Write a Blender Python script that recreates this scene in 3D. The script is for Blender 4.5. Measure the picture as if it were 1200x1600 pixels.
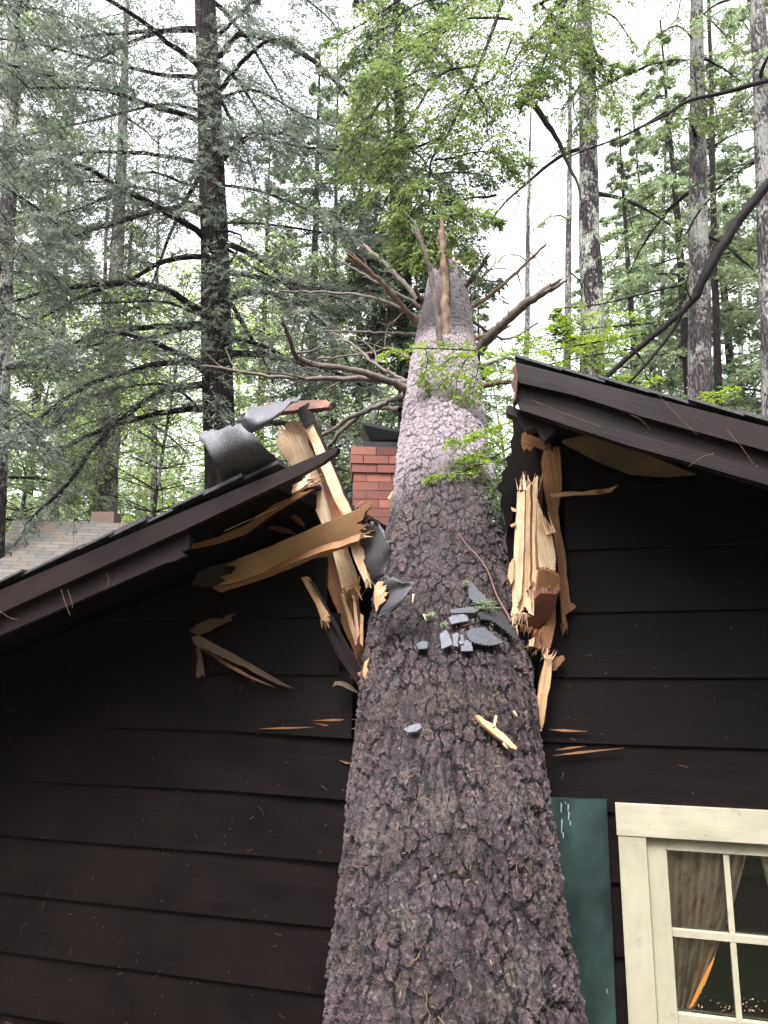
import bpy, math, random
import numpy as np
from mathutils import Vector
R = math.radians
rs = np.random.RandomState
S = bpy.context.scene
for o in list(bpy.data.objects): bpy.data.objects.remove(o)

# ---------------------------------------------------------------- camera, sky, sun, exposure
PITCH = R(11.0); F = 1160.0; CZ = 2.3
cam = bpy.data.cameras.new('camera'); camo = bpy.data.objects.new('camera', cam); S.collection.objects.link(camo)
camo.location = (0, 0, CZ); camo.rotation_euler = (R(90)+PITCH, 0, 0)
cam.sensor_fit = 'VERTICAL'; cam.sensor_height = 36; cam.sensor_width = 27; cam.lens = F/1600*36
cam.clip_start = 0.05; cam.clip_end = 1000
S.camera = camo
SUN_EL, SUN_ROT = R(60), R(200)
w = bpy.data.worlds.new("World"); S.world = w; w.use_nodes = True
wn = w.node_tree.nodes; wl = w.node_tree.links
sky = wn.new('ShaderNodeTexSky'); sky.sky_type = 'NISHITA'; sky.sun_disc = False
sky.sun_elevation = SUN_EL; sky.sun_rotation = SUN_ROT; sky.dust_density = 4; sky.air_density = 1.5
hsv = wn.new('ShaderNodeHueSaturation'); hsv.inputs['Saturation'].default_value = 0.10     # overcast: cloud takes the blue out
wl.new(sky.outputs[0], hsv.inputs['Color']); wl.new(hsv.outputs[0], wn['Background'].inputs['Color'])
wn['Background'].inputs['Strength'].default_value = 0.135
sl = bpy.data.lights.new('sun', 'SUN'); sl.energy = 1.5; sl.angle = R(22); sl.color = (1, .975, .95)
so = bpy.data.objects.new('sun', sl); S.collection.objects.link(so)
sd = Vector((math.sin(SUN_ROT)*math.cos(SUN_EL), math.cos(SUN_ROT)*math.cos(SUN_EL), math.sin(SUN_EL)))
so.rotation_euler = sd.to_track_quat('Z', 'Y').to_euler(); so.location = (0, 0, 30)
S.view_settings.view_transform = 'Standard'; S.view_settings.look = 'None'
S.view_settings.exposure = 2.3; S.view_settings.gamma = 1
S.render.engine = 'CYCLES'; S.cycles.max_bounces = 6; S.cycles.diffuse_bounces = 3
S.cycles.transparent_max_bounces = 8; S.cycles.transmission_bounces = 4; S.cycles.volume_bounces = 0

# ---------------------------------------------------------------- pixel -> world
FW = np.array([0, math.cos(PITCH), math.sin(PITCH)]); UPV = np.array([0, -math.sin(PITCH), math.cos(PITCH)])
CAM = np.array([0, 0, CZ])
def ray(px, py): return FW + (px-600)/F*np.array([1., 0, 0]) + (800-py)/F*UPV
def at(px, py, Y):
    r = ray(px, py); return CAM + r*(Y/r[1])
A = R(16.0)
U = np.array([math.cos(A), -math.sin(A), 0.]); N = np.array([-math.sin(A), -math.cos(A), 0.]); Z = np.array([0, 0, 1.])
W0 = np.array([0, 3.0, 0.])
def onplane(px, py, p0, n):
    r = ray(px, py); return CAM + r*(np.dot(p0-CAM, n)/np.dot(r, n))
def wp(px, py, off=0.): return onplane(px, py, W0+N*off, N)
def tz(px, py, off=0.):
    p = wp(px, py, off)-W0; return float(np.dot(p, U)), float(p[2])
def W(t, z, off=0.): return W0 + U*t + N*off + Z*z
def nrm(v): return v/np.maximum(np.linalg.norm(v, axis=-1, keepdims=True), 1e-9)

# ---------------------------------------------------------------- mesh helpers
class MB:
    def __init__(s): s.v = []; s.f = []; s.uv = []; s.n = 0; s.mi = []
    def add(s, v, f, uv=None, mi=0):
        v = np.asarray(v, float).reshape(-1, 3)
        for k, q in enumerate(f):
            s.f.append([int(i)+s.n for i in q]); s.mi.append(mi)
            s.uv.append([tuple(uv[i]) for i in q] if uv is not None else None)
        s.v.append(v); s.n += len(v)
    def build(s, name, mats, parent=None, smooth=False):
        me = bpy.data.meshes.new(name); v = np.concatenate(s.v) if s.v else np.zeros((0, 3))
        me.from_pydata(v.tolist(), [], s.f)
        if not isinstance(mats, (list, tuple)): mats = [mats]
        for m in mats: me.materials.append(m)
        if len(mats) > 1: me.polygons.foreach_set('material_index', s.mi)
        if any(u is not None for u in s.uv):
            l = me.uv_layers.new(name='UVMap'); flat = []
            for q, u in zip(s.f, s.uv):
                for k in range(len(q)): flat += list(u[k]) if u is not None else [0, 0]
            l.data.foreach_set('uv', flat)
        if smooth: me.polygons.foreach_set('use_smooth', [True]*len(me.polygons))
        me.update(); return link(name, me, parent)
def link(name, me, parent=None):
    o = bpy.data.objects.new(name, me); S.collection.objects.link(o)
    if parent is not None: o.parent = parent; o.matrix_parent_inverse.identity(); 
    if parent is not None and me is not None: recenter_to_parent(o)
    return o
def recenter_to_parent(o):
    l = o.parent.location
    if o.parent.parent: l = l + o.parent.parent.location
    o.location = (-l[0], -l[1], -l[2])
def thing(name, label, cat, loc=(0, 0, 0), group=None):
    o = bpy.data.objects.new(name, None); S.collection.objects.link(o); o.location = loc
    o.empty_display_size = .2
    return tag(o, label, cat, group)
def tag(o, label, cat, group=None):
    o['label'] = label; o['category'] = cat
    if group: o['group'] = group
    return o
def quads(name, v, nq, mat, parent=None, tone=None, uv=None, smooth=False, faces=None):
    me = bpy.data.meshes.new(name); me.vertices.add(len(v)); me.vertices.foreach_set('co', np.asarray(v, np.float32).ravel())
    idx = np.arange(nq*4, dtype=np.int32) if faces is None else np.asarray(faces, np.int32).ravel()
    me.loops.add(len(idx)); me.loops.foreach_set('vertex_index', idx)
    me.polygons.add(nq); me.polygons.foreach_set('loop_start', np.arange(nq, dtype=np.int32)*4)
    me.polygons.foreach_set('loop_total', np.full(nq, 4, np.int32))
    me.polygons.foreach_set('use_smooth', np.full(nq, bool(smooth)))
    me.update(calc_edges=True)
    if tone is not None:
        a = me.attributes.new('tone', 'FLOAT', 'FACE'); a.data.foreach_set('value', np.asarray(tone, np.float32))
    if uv is not None:
        l = me.uv_layers.new(name='UVMap'); l.data.foreach_set('uv', np.asarray(uv, np.float32)[idx].ravel())
    me.materials.append(mat); return link(name, me, parent)

def cat_rom(p, n):
    p = np.asarray(p, float)
    if len(p) < 3:
        t = np.linspace(0, 1, n)[:, None]; return p[0]*(1-t)+p[-1]*t
    q = np.vstack([2*p[0]-p[1], p, 2*p[-1]-p[-2]]); out = []
    for x in np.linspace(0, len(p)-1-1e-6, n):
        i = int(x); t = x-i; a, b, c, d = q[i:i+4]
        out.append(.5*((2*b)+(-a+c)*t+(2*a-5*b+4*c-d)*t*t+(-a+3*b-3*c+d)*t**3))
    return np.array(out)
def tube_arr(P, r, sides=8, rng=None, rough=0.):
    P = np.asarray(P, float); n = len(P); T = nrm(np.gradient(P, axis=0)); r = np.broadcast_to(r, n)
    ref = np.array([0, 0, 1.]) if abs(T[:, 2]).mean() < .9 else np.array([1., 0, 0])
    a = nrm(np.cross(T, ref)); b = np.cross(T, a); ph = np.linspace(0, 2*np.pi, sides, endpoint=False)
    rr = r[:, None]*np.ones(sides)
    if rng is not None: rr = rr*(1+rough*rng.randn(n, sides))
    V = P[:, None]+rr[..., None]*(a[:, None]*np.cos(ph)[None, :, None]+b[:, None]*np.sin(ph)[None, :, None])
    i = np.arange(n-1)[:, None]*sides; j = np.arange(sides)[None]; k = (j+1) % sides
    Fq = np.stack([i+j, i+k, i+sides+k, i+sides+j], -1).reshape(-1, 4)
    return V.reshape(-1, 3), Fq
class QB:                                     # fast quad accumulator
    def __init__(s): s.v = []; s.f = []; s.n = 0
    def add(s, v, f): s.v.append(v); s.f.append(f+s.n); s.n += len(v)
    def tube(s, P, r, sides=8, rng=None, rough=0., cap=False):
        v, f = tube_arr(P, r, sides, rng, rough); s.add(v, f)
        if cap:
            for e in (0, -1):
                ring = v[:sides] if e == 0 else v[-sides:]; c = ring.mean(0)+(P[e]-P[e+1 if e == 0 else e-1])*.15
                s.add(np.vstack([ring, c]), np.array([[k, (k+1) % sides, sides, sides] for k in range(sides)][:0]+[[k, (k+1) % sides, (k+2) % sides, sides] for k in range(0, sides-1, 2)]))
    def build(s, name, mat, parent=None, smooth=True):
        return quads(name, np.concatenate(s.v), sum(len(f) for f in s.f), mat, parent, faces=np.concatenate(s.f), smooth=smooth)

# ---------------------------------------------------------------- materials
def NT(name):
    m = bpy.data.materials.new(name); m.use_nodes = True; t = m.node_tree; b = t.nodes['Principled BSDF']
    def n(k, **kw):
        x = t.nodes.new('ShaderNode'+k)
        for a, v in kw.items():
            if a in ('op',): x.operation = v
            elif a == 'inp':
                for i, q in v.items(): x.inputs[i].default_value = q
            else: setattr(x, a, v)
        return x
    return m, t, b, n, t.links.new
def c4(c): return (c[0], c[1], c[2], 1)
def ramp(n, L, src, stops):
    r = n('ValToRGB'); L(src, r.inputs[0]); e = r.color_ramp.elements
    while len(e) < len(stops): e.new(.5)
    for k, (p, c) in enumerate(stops): e[k].position = p; e[k].color = c4(c) if hasattr(c, '__len__') else (c, c, c, 1)
    return r.outputs[0]
def mix(n, L, f, a, b):
    x = n('MixRGB')
    for i, v in enumerate((f, a, b)):
        if hasattr(v, 'default_value') or hasattr(v, 'is_linked'): L(v, x.inputs[i])
        else: x.inputs[i].default_value = v if i == 0 else c4(v)
    return x.outputs[0]
def math_(n, L, op, a, b=0.):
    x = n('Math', op=op)
    for i, v in enumerate((a, b)):
        if hasattr(v, 'is_linked'): L(v, x.inputs[i])
        else: x.inputs[i].default_value = v
    return x.outputs[0]
def coords(n, L, kind, scale=(1, 1, 1)):
    c = n('TexCoord'); mp = n('Mapping'); mp.inputs['Scale'].default_value = scale; L(c.outputs[kind], mp.inputs[0]); return mp.outputs[0]
def noise(n, L, co, scale, detail=6, rough=.6):
    x = n('TexNoise', inp={'Scale': scale, 'Detail': detail, 'Roughness': rough}); L(co, x.inputs['Vector']); return x.outputs[0]
def bump(n, L, b, h, s=.5, d=.01):
    x = n('Bump', inp={'Strength': s, 'Distance': d}); L(h, x.inputs['Height']); L(x.outputs[0], b.inputs['Normal'])

def leaf_mat(name, c1, c2, trans=.35, rough=.45, spec=.4):
    m, t, b, n, L = NT(name)
    a = n('Attribute', attribute_name='tone'); co = coords(n, L, 'Object'); ns = noise(n, L, co, .9, 3)
    f = math_(n, L, 'ADD', math_(n, L, 'MULTIPLY', a.outputs['Fac'], .65), math_(n, L, 'MULTIPLY', ns, .45))
    c = ramp(n, L, f, [(.25, c1), (.8, c2)])
    L(c, b.inputs['Base Color']); b.inputs['Roughness'].default_value = rough; b.inputs['Specular IOR Level'].default_value = spec
    tr = n('BsdfTranslucent'); hs = n('HueSaturation', inp={'Hue': .49, 'Saturation': 1.15, 'Value': 1.5}); L(c, hs.inputs['Color']); L(hs.outputs[0], tr.inputs[0])
    mx = n('MixShader', inp={0: trans}); L(b.outputs[0], mx.inputs[1]); L(tr.outputs[0], mx.inputs[2]); L(mx.outputs[0], t.nodes['Material Output'].inputs[0])
    return m
def bark_mat(name, c1, c2, lichen=0., sc=1., lc=(.38, .42, .36)):
    m, t, b, n, L = NT(name)
    co = coords(n, L, 'Object', (9*sc, 9*sc, 1.6*sc)); ns = noise(n, L, co, 2.2, 8, .7)
    v = n('TexVoronoi', feature='DISTANCE_TO_EDGE', inp={'Scale': 2.2}); L(mix(n, L, .12, co, (0, 0, 0)), v.inputs['Vector'])
    x = n('MixRGB', blend_type='ADD', inp={0: .6}); L(co, x.inputs[1]); nz = n('TexNoise', inp={'Scale': 1.5, 'Detail': 4}); L(co, nz.inputs['Vector']); L(nz.outputs[1], x.inputs[2]); L(x.outputs[0], v.inputs['Vector'])
    crack = ramp(n, L, v.outputs['Distance'], [(0, 0.), (.22, 1.)])
    base = ramp(n, L, ns, [(.3, c1), (.7, c2)])
    col = mix(n, L, crack, tuple(k*.45 for k in c1), base)
    if lichen:
        co2 = coords(n, L, 'Object', (1, 1, .6)); big = noise(n, L, co2, 2.2, 3); fine = noise(n, L, co2, 22, 7, .75)
        msk = ramp(n, L, math_(n, L, 'ADD', math_(n, L, 'MULTIPLY', big, .55), math_(n, L, 'MULTIPLY', fine, .6)), [(.62-lichen*.12, 0.), (.66-lichen*.12, 1.)])
        col = mix(n, L, msk, col, lc)
    L(col, b.inputs['Base Color']); b.inputs['Roughness'].default_value = .85; b.inputs['Specular IOR Level'].default_value = .12
    h = math_(n, L, 'ADD', math_(n, L, 'MULTIPLY', crack, .7), ns); bump(n, L, b, h, .8, .03)
    return m
def wood_mat(name, c1, c2, knots=True, dirt=.0, red=(.30, .12, .045)):
    m, t, b, n, L = NT(name)
    co = coords(n, L, 'UV'); mp = n('Mapping', inp={'Scale': (3, 75, 1)}); L(co, mp.inputs[0])
    x = n('MixRGB', blend_type='ADD', inp={0: .35}); L(mp.outputs[0], x.inputs[1]); nz = n('TexNoise', inp={'Scale': 6, 'Detail': 3}); L(co, nz.inputs['Vector']); L(nz.outputs[1], x.inputs[2])
    g = noise(n, L, x.outputs[0], 1.6, 5, .65)
    col = ramp(n, L, g, [(.3, c2), (.62, c1)])
    st = noise(n, L, co, 7, 4, .6); col = mix(n, L, ramp(n, L, st, [(.47, 0.), (.66, .85)]), col, red); col = mix(n, L, ramp(n, L, noise(n, L, mp.outputs[0], 2.4, 4, .7), [(.56, 0.), (.66, .6)]), col, tuple(k*.4 for k in c2))
    if knots:
        v = n('TexVoronoi', inp={'Scale': 5.5}); mp2 = n('Mapping', inp={'Scale': (.8, 1.3, 1)}); L(co, mp2.inputs[0]); L(mp2.outputs[0], v.inputs['Vector'])
        col = mix(n, L, ramp(n, L, v.outputs['Distance'], [(.045, .9), (.10, 0.)]), col, (.10, .04, .02))
    sp = noise(n, L, co, 90, 2, .5); col = mix(n, L, ramp(n, L, sp, [(.66, 0.), (.74, .7)]), col, (.12, .06, .03))
    L(col, b.inputs['Base Color']); b.inputs['Roughness'].default_value = .6
    bump(n, L, b, g, .6, .004); return m
def plain(name, c, rough=.6, c2=None, sc=20, bs=.4, bd=.004, metal=0., kind='Object', det=6, spec=.5):
    m, t, b, n, L = NT(name); co = coords(n, L, kind); ns = noise(n, L, co, sc, det, .65)
    L(ramp(n, L, ns, [(.3, c), (.7, c2 or tuple(min(1, k*1.5) for k in c))]), b.inputs['Base Color'])
    b.inputs['Roughness'].default_value = rough; b.inputs['Metallic'].default_value = metal; b.inputs['Specular IOR Level'].default_value = spec
    bump(n, L, b, ns, bs, bd); return m

M = {}
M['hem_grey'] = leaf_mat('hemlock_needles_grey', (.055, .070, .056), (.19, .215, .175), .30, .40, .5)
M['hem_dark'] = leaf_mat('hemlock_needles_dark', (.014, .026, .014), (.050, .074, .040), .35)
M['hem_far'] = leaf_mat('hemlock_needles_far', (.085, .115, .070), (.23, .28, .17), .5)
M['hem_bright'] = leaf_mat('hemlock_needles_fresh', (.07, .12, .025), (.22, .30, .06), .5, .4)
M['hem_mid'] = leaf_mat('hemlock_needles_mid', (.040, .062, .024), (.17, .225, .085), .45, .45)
M['beech'] = leaf_mat('leaf_beech', (.13, .20, .05), (.34, .44, .14), .65, .5)
M['twig'] = plain('twig_bark', (.005, .0035, .004), .8, (.018, .013, .014), 30, spec=.1)
M['twig2'] = plain('twig_bark_near', (.005, .0035, .004), .7, (.016, .012, .012), 40, spec=.1)
M['bark_dark'] = bark_mat('bark_dark', (.008, .005, .0055), (.036, .022, .024))
M['bark_lich'] = bark_mat('bark_lichen', (.016, .011, .013), (.062, .046, .052), .35, 1.1, (.24, .25, .22))
M['bark_pale'] = bark_mat('bark_pale', (.035, .028, .031), (.11, .09, .095), .35, 1.1, (.21, .205, .195))
M['pine'] = wood_mat('fresh_pine', (.52, .345, .195), (.34, .185, .09))
M['pine_pale'] = wood_mat('fresh_pine_pale', (.66, .50, .33), (.50, .33, .19), True, 0, (.40, .20, .09))
M['pine_brown'] = wood_mat('aged_pine', (.26, .125, .055), (.14, .06, .028), True)
M['shade_pine'] = wood_mat('shaded_pine', (.10, .06, .034), (.05, .028, .016), False, 0, (.07, .032, .016))  # pine with the shade of the gable put into its colour
M['pine_red'] = wood_mat('red_brown_wood', (.13, .042, .022), (.06, .022, .014), False)
M['felt'] = plain('asphalt_roofing', (.040, .038, .046), .5, (.105, .10, .118), 160, .9, .004, det=3)
m, t, b, n, L = NT('wet_roofing_felt'); co = coords(n, L, 'Object'); gr_ = noise(n, L, co, 210, 3, .7); col = ramp(n, L, gr_, [(.32, (.030, .028, .034)), (.68, (.14, .135, .155))])
col = mix(n, L, ramp(n, L, noise(n, L, co, 9, 5, .65), [(.45, 0.), (.65, .6)]), col, (.045, .042, .050)); vv = n('TexVoronoi', inp={'Scale': 55}); L(co, vv.inputs['Vector']); drop = ramp(n, L, vv.outputs['Distance'], [(.05, .9), (.09, 0.)]); col = mix(n, L, drop, col, (.45, .45, .48))
L(col, b.inputs['Base Color']); b.inputs['Roughness'].default_value = .5; bump(n, L, b, math_(n, L, 'ADD', gr_, drop), .8, .003); M['felt'] = m
M['felt_mid'] = plain('asphalt_roofing_mid', (.022, .021, .025), .55, (.075, .072, .082), 190, .8, .003, det=4)
M['felt_dark'] = plain('asphalt_roofing_dark', (.008, .008, .010), .75, (.022, .022, .026), 120, .8, .004, det=3)
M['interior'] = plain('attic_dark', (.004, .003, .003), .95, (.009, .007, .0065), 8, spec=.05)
M['rot'] = plain('rotten_wood_end', (.030, .012, .008), .8, (.10, .045, .025), 40)

def paint_mat(name, c, c2, rough=.45, streak=(2.5, 30), flake=0., fc=(.35, .22, .12), spec=.4, nails=False, dirt=False):
    m, t, b, n, L = NT(name); co = coords(n, L, 'UV'); mp = n('Mapping', inp={'Scale': (streak[0], streak[1], 1)}); L(co, mp.inputs[0])
    g = noise(n, L, mp.outputs[0], 1., 6, .65); big = noise(n, L, co, 2.5, 4, .6)
    col = mix(n, L, ramp(n, L, big, [(.35, 0.), (.65, 1.)]), c, c2); col = mix(n, L, ramp(n, L, g, [(.2, .35), (.55, 0.)]), col, tuple(k*.5 for k in c))
    mps = n('Mapping', inp={'Scale': (1.6, 3.2, 1)}); L(co, mps.inputs[0]); stn = noise(n, L, mps.outputs[0], 1.7, 5, .6); col = mix(n, L, ramp(n, L, stn, [(.50, 0.), (.62, .6)]), col, tuple(k*(.45 if c[0] < .1 else .8) for k in c))
    fine = noise(n, L, co, 130, 3, .6); col = mix(n, L, ramp(n, L, fine, [(.70, 0.), (.74, .8)]), col, tuple(min(1, k*3.2) for k in c2))
    if flake:
        fl = noise(n, L, co, 11, 6, .7); col = mix(n, L, ramp(n, L, fl, [(.64-flake*.1, 0.), (.66-flake*.1, 1.)]), col, fc)
    if dirt:
        vd = n('TexVoronoi', inp={'Scale': 26}); L(co, vd.inputs['Vector']); sc_ = n('SeparateColor'); L(vd.outputs['Color'], sc_.inputs[0]); dt = math_(n, L, 'MULTIPLY', math_(n, L, 'LESS_THAN', vd.outputs['Distance'], .07), math_(n, L, 'GREATER_THAN', sc_.outputs[0], .62)); col = mix(n, L, dt, col, (.06, .045, .03))
        col = mix(n, L, ramp(n, L, noise(n, L, co, 14, 8, .75), [(.56, 0.), (.70, .55)]), col, (.17, .14, .10)); col = mix(n, L, ramp(n, L, noise(n, L, co, 3.5, 4, .6), [(.5, 0.), (.7, .35)]), col, (.24, .21, .155))
    if nails:
        sp = n('SeparateXYZ'); L(co, sp.inputs[0]); fl0 = math_(n, L, 'FLOOR', sp.outputs[1]); wn0 = n('TexWhiteNoise'); wn0.noise_dimensions = '1D'; L(fl0, wn0.inputs['W'])
        xo = math_(n, L, 'ADD', sp.outputs[0], math_(n, L, 'MULTIPLY', wn0.outputs[0], 2.7)); dx = math_(n, L, 'MULTIPLY', math_(n, L, 'SUBTRACT', math_(n, L, 'FRACT', math_(n, L, 'DIVIDE', xo, .41)), .5), .41)
        dy = math_(n, L, 'SUBTRACT', math_(n, L, 'FRACT', sp.outputs[1]), .032); dd = math_(n, L, 'SQRT', math_(n, L, 'ADD', math_(n, L, 'MULTIPLY', dx, dx), math_(n, L, 'MULTIPLY', dy, dy)))
        col = mix(n, L, math_(n, L, 'LESS_THAN', dd, .0042), col, (.035, .026, .024))
        jn = math_(n, L, 'ABSOLUTE', math_(n, L, 'MULTIPLY', math_(n, L, 'SUBTRACT', math_(n, L, 'FRACT', math_(n, L, 'DIVIDE', xo, 2.46)), .5), 2.46)); col = mix(n, L, math_(n, L, 'LESS_THAN', jn, .0018), col, (.0006, .0005, .0005))
    L(col, b.inputs['Base Color']); b.inputs['Roughness'].default_value = rough; b.inputs['Specular IOR Level'].default_value = spec
    bump(n, L, b, math_(n, L, 'ADD', g, math_(n, L, 'MULTIPLY', fine, .4)), .35, .004); return m
M['siding'] = paint_mat('dark_brown_siding', (.0030, .0016, .0019), (.0074, .0042, .0044), .55, (1.2, 26), spec=.14, nails=True)
M['fascia'] = paint_mat('dark_brown_fascia', (.011, .0065, .0072), (.019, .011, .012), .5, (1.5, 30), spec=.2)
M['cream'] = paint_mat('cream_paint', (.32, .295, .225), (.39, .36, .28), .55, (2, 14), dirt=True)
M['green'] = paint_mat('dark_green_paint', (.0038, .0105, .0105), (.030, .055, .053), .5, (1.5, 9))
M['soffit'] = paint_mat('bare_soffit', (.085, .055, .030), (.125, .085, .048), .7, (2, 30))
M['flaky'] = paint_mat('flaking_beam', (.27, .15, .07), (.36, .21, .10), .6, (2, 30), 0)

def slab(mb, poly, off=0., ext=.02, tx=0., tzl=0., mi=(0, 0), plane=None, jit=0., extv=None):
    """polygon given in photo pixels, laid on a plane standing at its own distance in front of the wall, with real thickness"""
    if plane is None:
        cx = np.mean([p[0] for p in poly]); cy = np.mean([p[1] for p in poly])
        nn = nrm(N+U*tx+Z*tzl); p0 = wp(cx, cy, off)
    else: p0, nn = plane; nn = nrm(np.asarray(nn, float))
    P = np.array([onplane(x, y, p0, nn) for x, y in poly])
    e = -nn*ext if extv is None else np.asarray(extv, float)
    c = P.mean(0); u_, s_, vt = np.linalg.svd(P-c); d = vt[0]; d2 = nrm(np.cross(nn, d))
    hsh = random.Random(int(poly[0][0]*7+poly[0][1])).random()*9
    uvf = np.stack([(P-c)@d+hsh, (P-c)@d2+hsh], 1); k = len(P)
    mb.add(P, [list(range(k))[::-1] if False else list(range(k))], uvf, mi[0])
    B = P+e; mb.add(B, [list(range(k))[::-1]], uvf, mi[0])
    for i in range(k):
        j = (i+1) % k; L_ = np.linalg.norm(P[j]-P[i])
        mb.add([P[i], B[i], B[j], P[j]], [[0, 1, 2, 3]], [(hsh, 0), (hsh, ext), (hsh+L_, ext), (hsh+L_, 0)], mi[1])
def jag(a, b, n, amp, seed):
    r = random.Random(seed); out = []; dx, dy = b[0]-a[0], b[1]-a[1]; L_ = math.hypot(dx, dy); nx, ny = -dy/L_, dx/L_
    for i in range(1, n):
        t = (i+r.uniform(-.3, .3))/n; q = (amp if i % 2 else -amp*.6)*r.uniform(.4, 1.3); out.append((a[0]+dx*t+nx*q, a[1]+dy*t+ny*q))
    return out
def px_edge(a, b, n, amp, seed):                # slightly uneven edge incl. endpoints
    return [a]+jag(a, b, n, amp, seed)+[b]
# ---------------------------------------------------------------- ground
m, t, b, n, L = NT('forest_floor'); co = coords(n, L, 'Object')
col = ramp(n, L, noise(n, L, co, 3, 8, .7), [(.3, (.035, .026, .016)), (.6, (.10, .075, .045))])
col = mix(n, L, ramp(n, L, noise(n, L, co, .5, 4), [(.5, 0.), (.6, .8)]), col, (.04, .07, .02)); L(col, b.inputs['Base Color']); b.inputs['Roughness'].default_value = .9
bump(n, L, b, noise(n, L, co, 14, 6), 1, .03); M['floor'] = m
g = 41; xs = np.linspace(-1, 1, g); gx = np.sign(xs)*(np.abs(xs)**2)*300; X, Y = np.meshgrid(gx, gx)
Zg = np.where(np.hypot(X, Y) > 14, .25*np.sin(X*.11)+.2*np.cos(Y*.13), 0)
i = np.arange(g-1); ii, jj = np.meshgrid(i, i); q0 = (jj*g+ii).ravel()
gr = quads('ground', np.stack([X, Y, Zg], -1).reshape(-1, 3), len(q0), M['floor'], faces=np.stack([q0, q0+1, q0+g+1, q0+g], -1), smooth=True); gr['kind'] = 'structure'

# ---------------------------------------------------------------- the fallen trunk
TS = .90; TY0 = 2.95
def elev(py): return math.tan(PITCH+math.atan((800-py)/F))
def trunkY(py): return (CZ*0 + TS*TY0)/(TS-elev(py)) if elev(py) < TS else 99
rows = [(1600, 505, 915), (1500, 517, 898), (1400, 530, 880), (1300, 540, 862), (1200, 550, 850), (1100, 560, 838), (1000, 571, 822), (900, 590, 802), (800, 608, 783), (700, 622, 762), (600, 637, 750), (550, 645, 743), (500, 656, 738), (470, 663, 733), (445, 668, 726)]
ax = []; rad = []
for y, l, r in rows:
    c = at((l+r)/2, y, trunkY(y)); d = np.dot(c-CAM, FW); ax.append(c); rad.append((r-l)/2*d/F*.965)
ax = np.array(ax); rad = np.array(rad)
D = nrm(ax[-1]-ax[0]); O = ax[0]; sa = (ax-O)@D; lat = ax-O-sa[:, None]*D
base_s = -(ax[0][2]+.15)/D[2]
def axis(s):
    s = np.asarray(s); L_ = np.stack([sum(np.interp(s+o_, sa, lat[:, k]) for o_ in (-.3, -.15, 0, .15, .3))/5 for k in range(3)], -1); return O+s[:, None]*D+L_
def radius(s): return sum(radius0(s+o_) for o_ in (-.24, -.12, 0, .12, .24))/5 if np.max(s) < sa[-1] else np.where(np.asarray(s) < sa[-1]+.1, sum(radius0(s+o_) for o_ in (-.24, -.12, 0, .12, .24))/5, radius0(s))
def radius0(s): return np.interp(s, np.r_[base_s, base_s+.5, sa, sa[-1]+.45, sa[-1]+.62], np.r_[rad[0]*1.5, rad[0]*1.12, rad, rad[-1]*.90, rad[-1]*.45])
s_end = sa[-1]+.62
ss = [base_s]; 
while ss[-1] < s_end:
    s = ss[-1]; p = axis([s])[0]; dd = max(np.dot(p-CAM, FW), 1.4) if s > -.35 else 12
    ss.append(s+dd*.0023)
ss = np.array(ss); NP = 420
T0 = nrm(np.cross(D, [1., 0, 0])); T0 = T0 if T0[2] > 0 else -T0; T1 = np.cross(D, T0)
ph = np.linspace(0, 2*np.pi, NP+1); P = axis(ss); rr = radius(ss); rg = rs(5)
# broad lumps on the stem
lump = 1+.016*np.sin(ss[:, None]*2.1+3*np.cos(ph)[None])+.012*np.sin(5*ph[None]+ss[:, None]*1.3)*np.clip(1.2-ss[:, None]*.2, .2, 1)
a0 = np.pi                                  # seam on the underside
V = P[:, None]+(rr[:, None]*lump)[..., None]*(T0*np.cos(ph+a0)[None, :, None]+T1*np.sin(ph+a0)[None, :, None])
UVv = np.stack([ss[:, None]+0*ph[None], (ph*.30)[None]+0*ss[:, None]], -1).reshape(-1, 2)
ii, jj = np.meshgrid(np.arange(len(ss)-1), np.arange(NP), indexing='ij'); q = (ii*(NP+1)+jj).ravel()
FQ = np.stack([q, q+1, q+NP+2, q+NP+1], -1)

m, t, b, n, L = NT('spruce_bark'); uv = n('TexCoord').outputs['UV']
sep = n('SeparateXYZ'); L(uv, sep.inputs[0])
nzv = n('TexNoise', inp={'Scale': 7, 'Detail': 5, 'Roughness': .6}); L(uv, nzv.inputs['Vector'])
nzv2 = n('TexNoise', inp={'Scale': 34, 'Detail': 5, 'Roughness': .65}); L(uv, nzv2.inputs['Vector'])
def warp(scale, amt, amt2):
    mp = n('Mapping', inp={'Scale': scale}); L(uv, mp.inputs[0])
    x = n('MixRGB', blend_type='ADD', inp={0: amt}); L(mp.outputs[0], x.inputs[1]); L(nzv.outputs[1], x.inputs[2])
    y = n('MixRGB', blend_type='ADD', inp={0: amt2}); L(x.outputs[0], y.inputs[1]); L(nzv2.outputs[1], y.inputs[2]); return y.outputs[0]
def mul(a, b_): return math_(n, L, 'MULTIPLY', a, b_)
def add(a, b_): return math_(n, L, 'ADD', a, b_)
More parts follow.
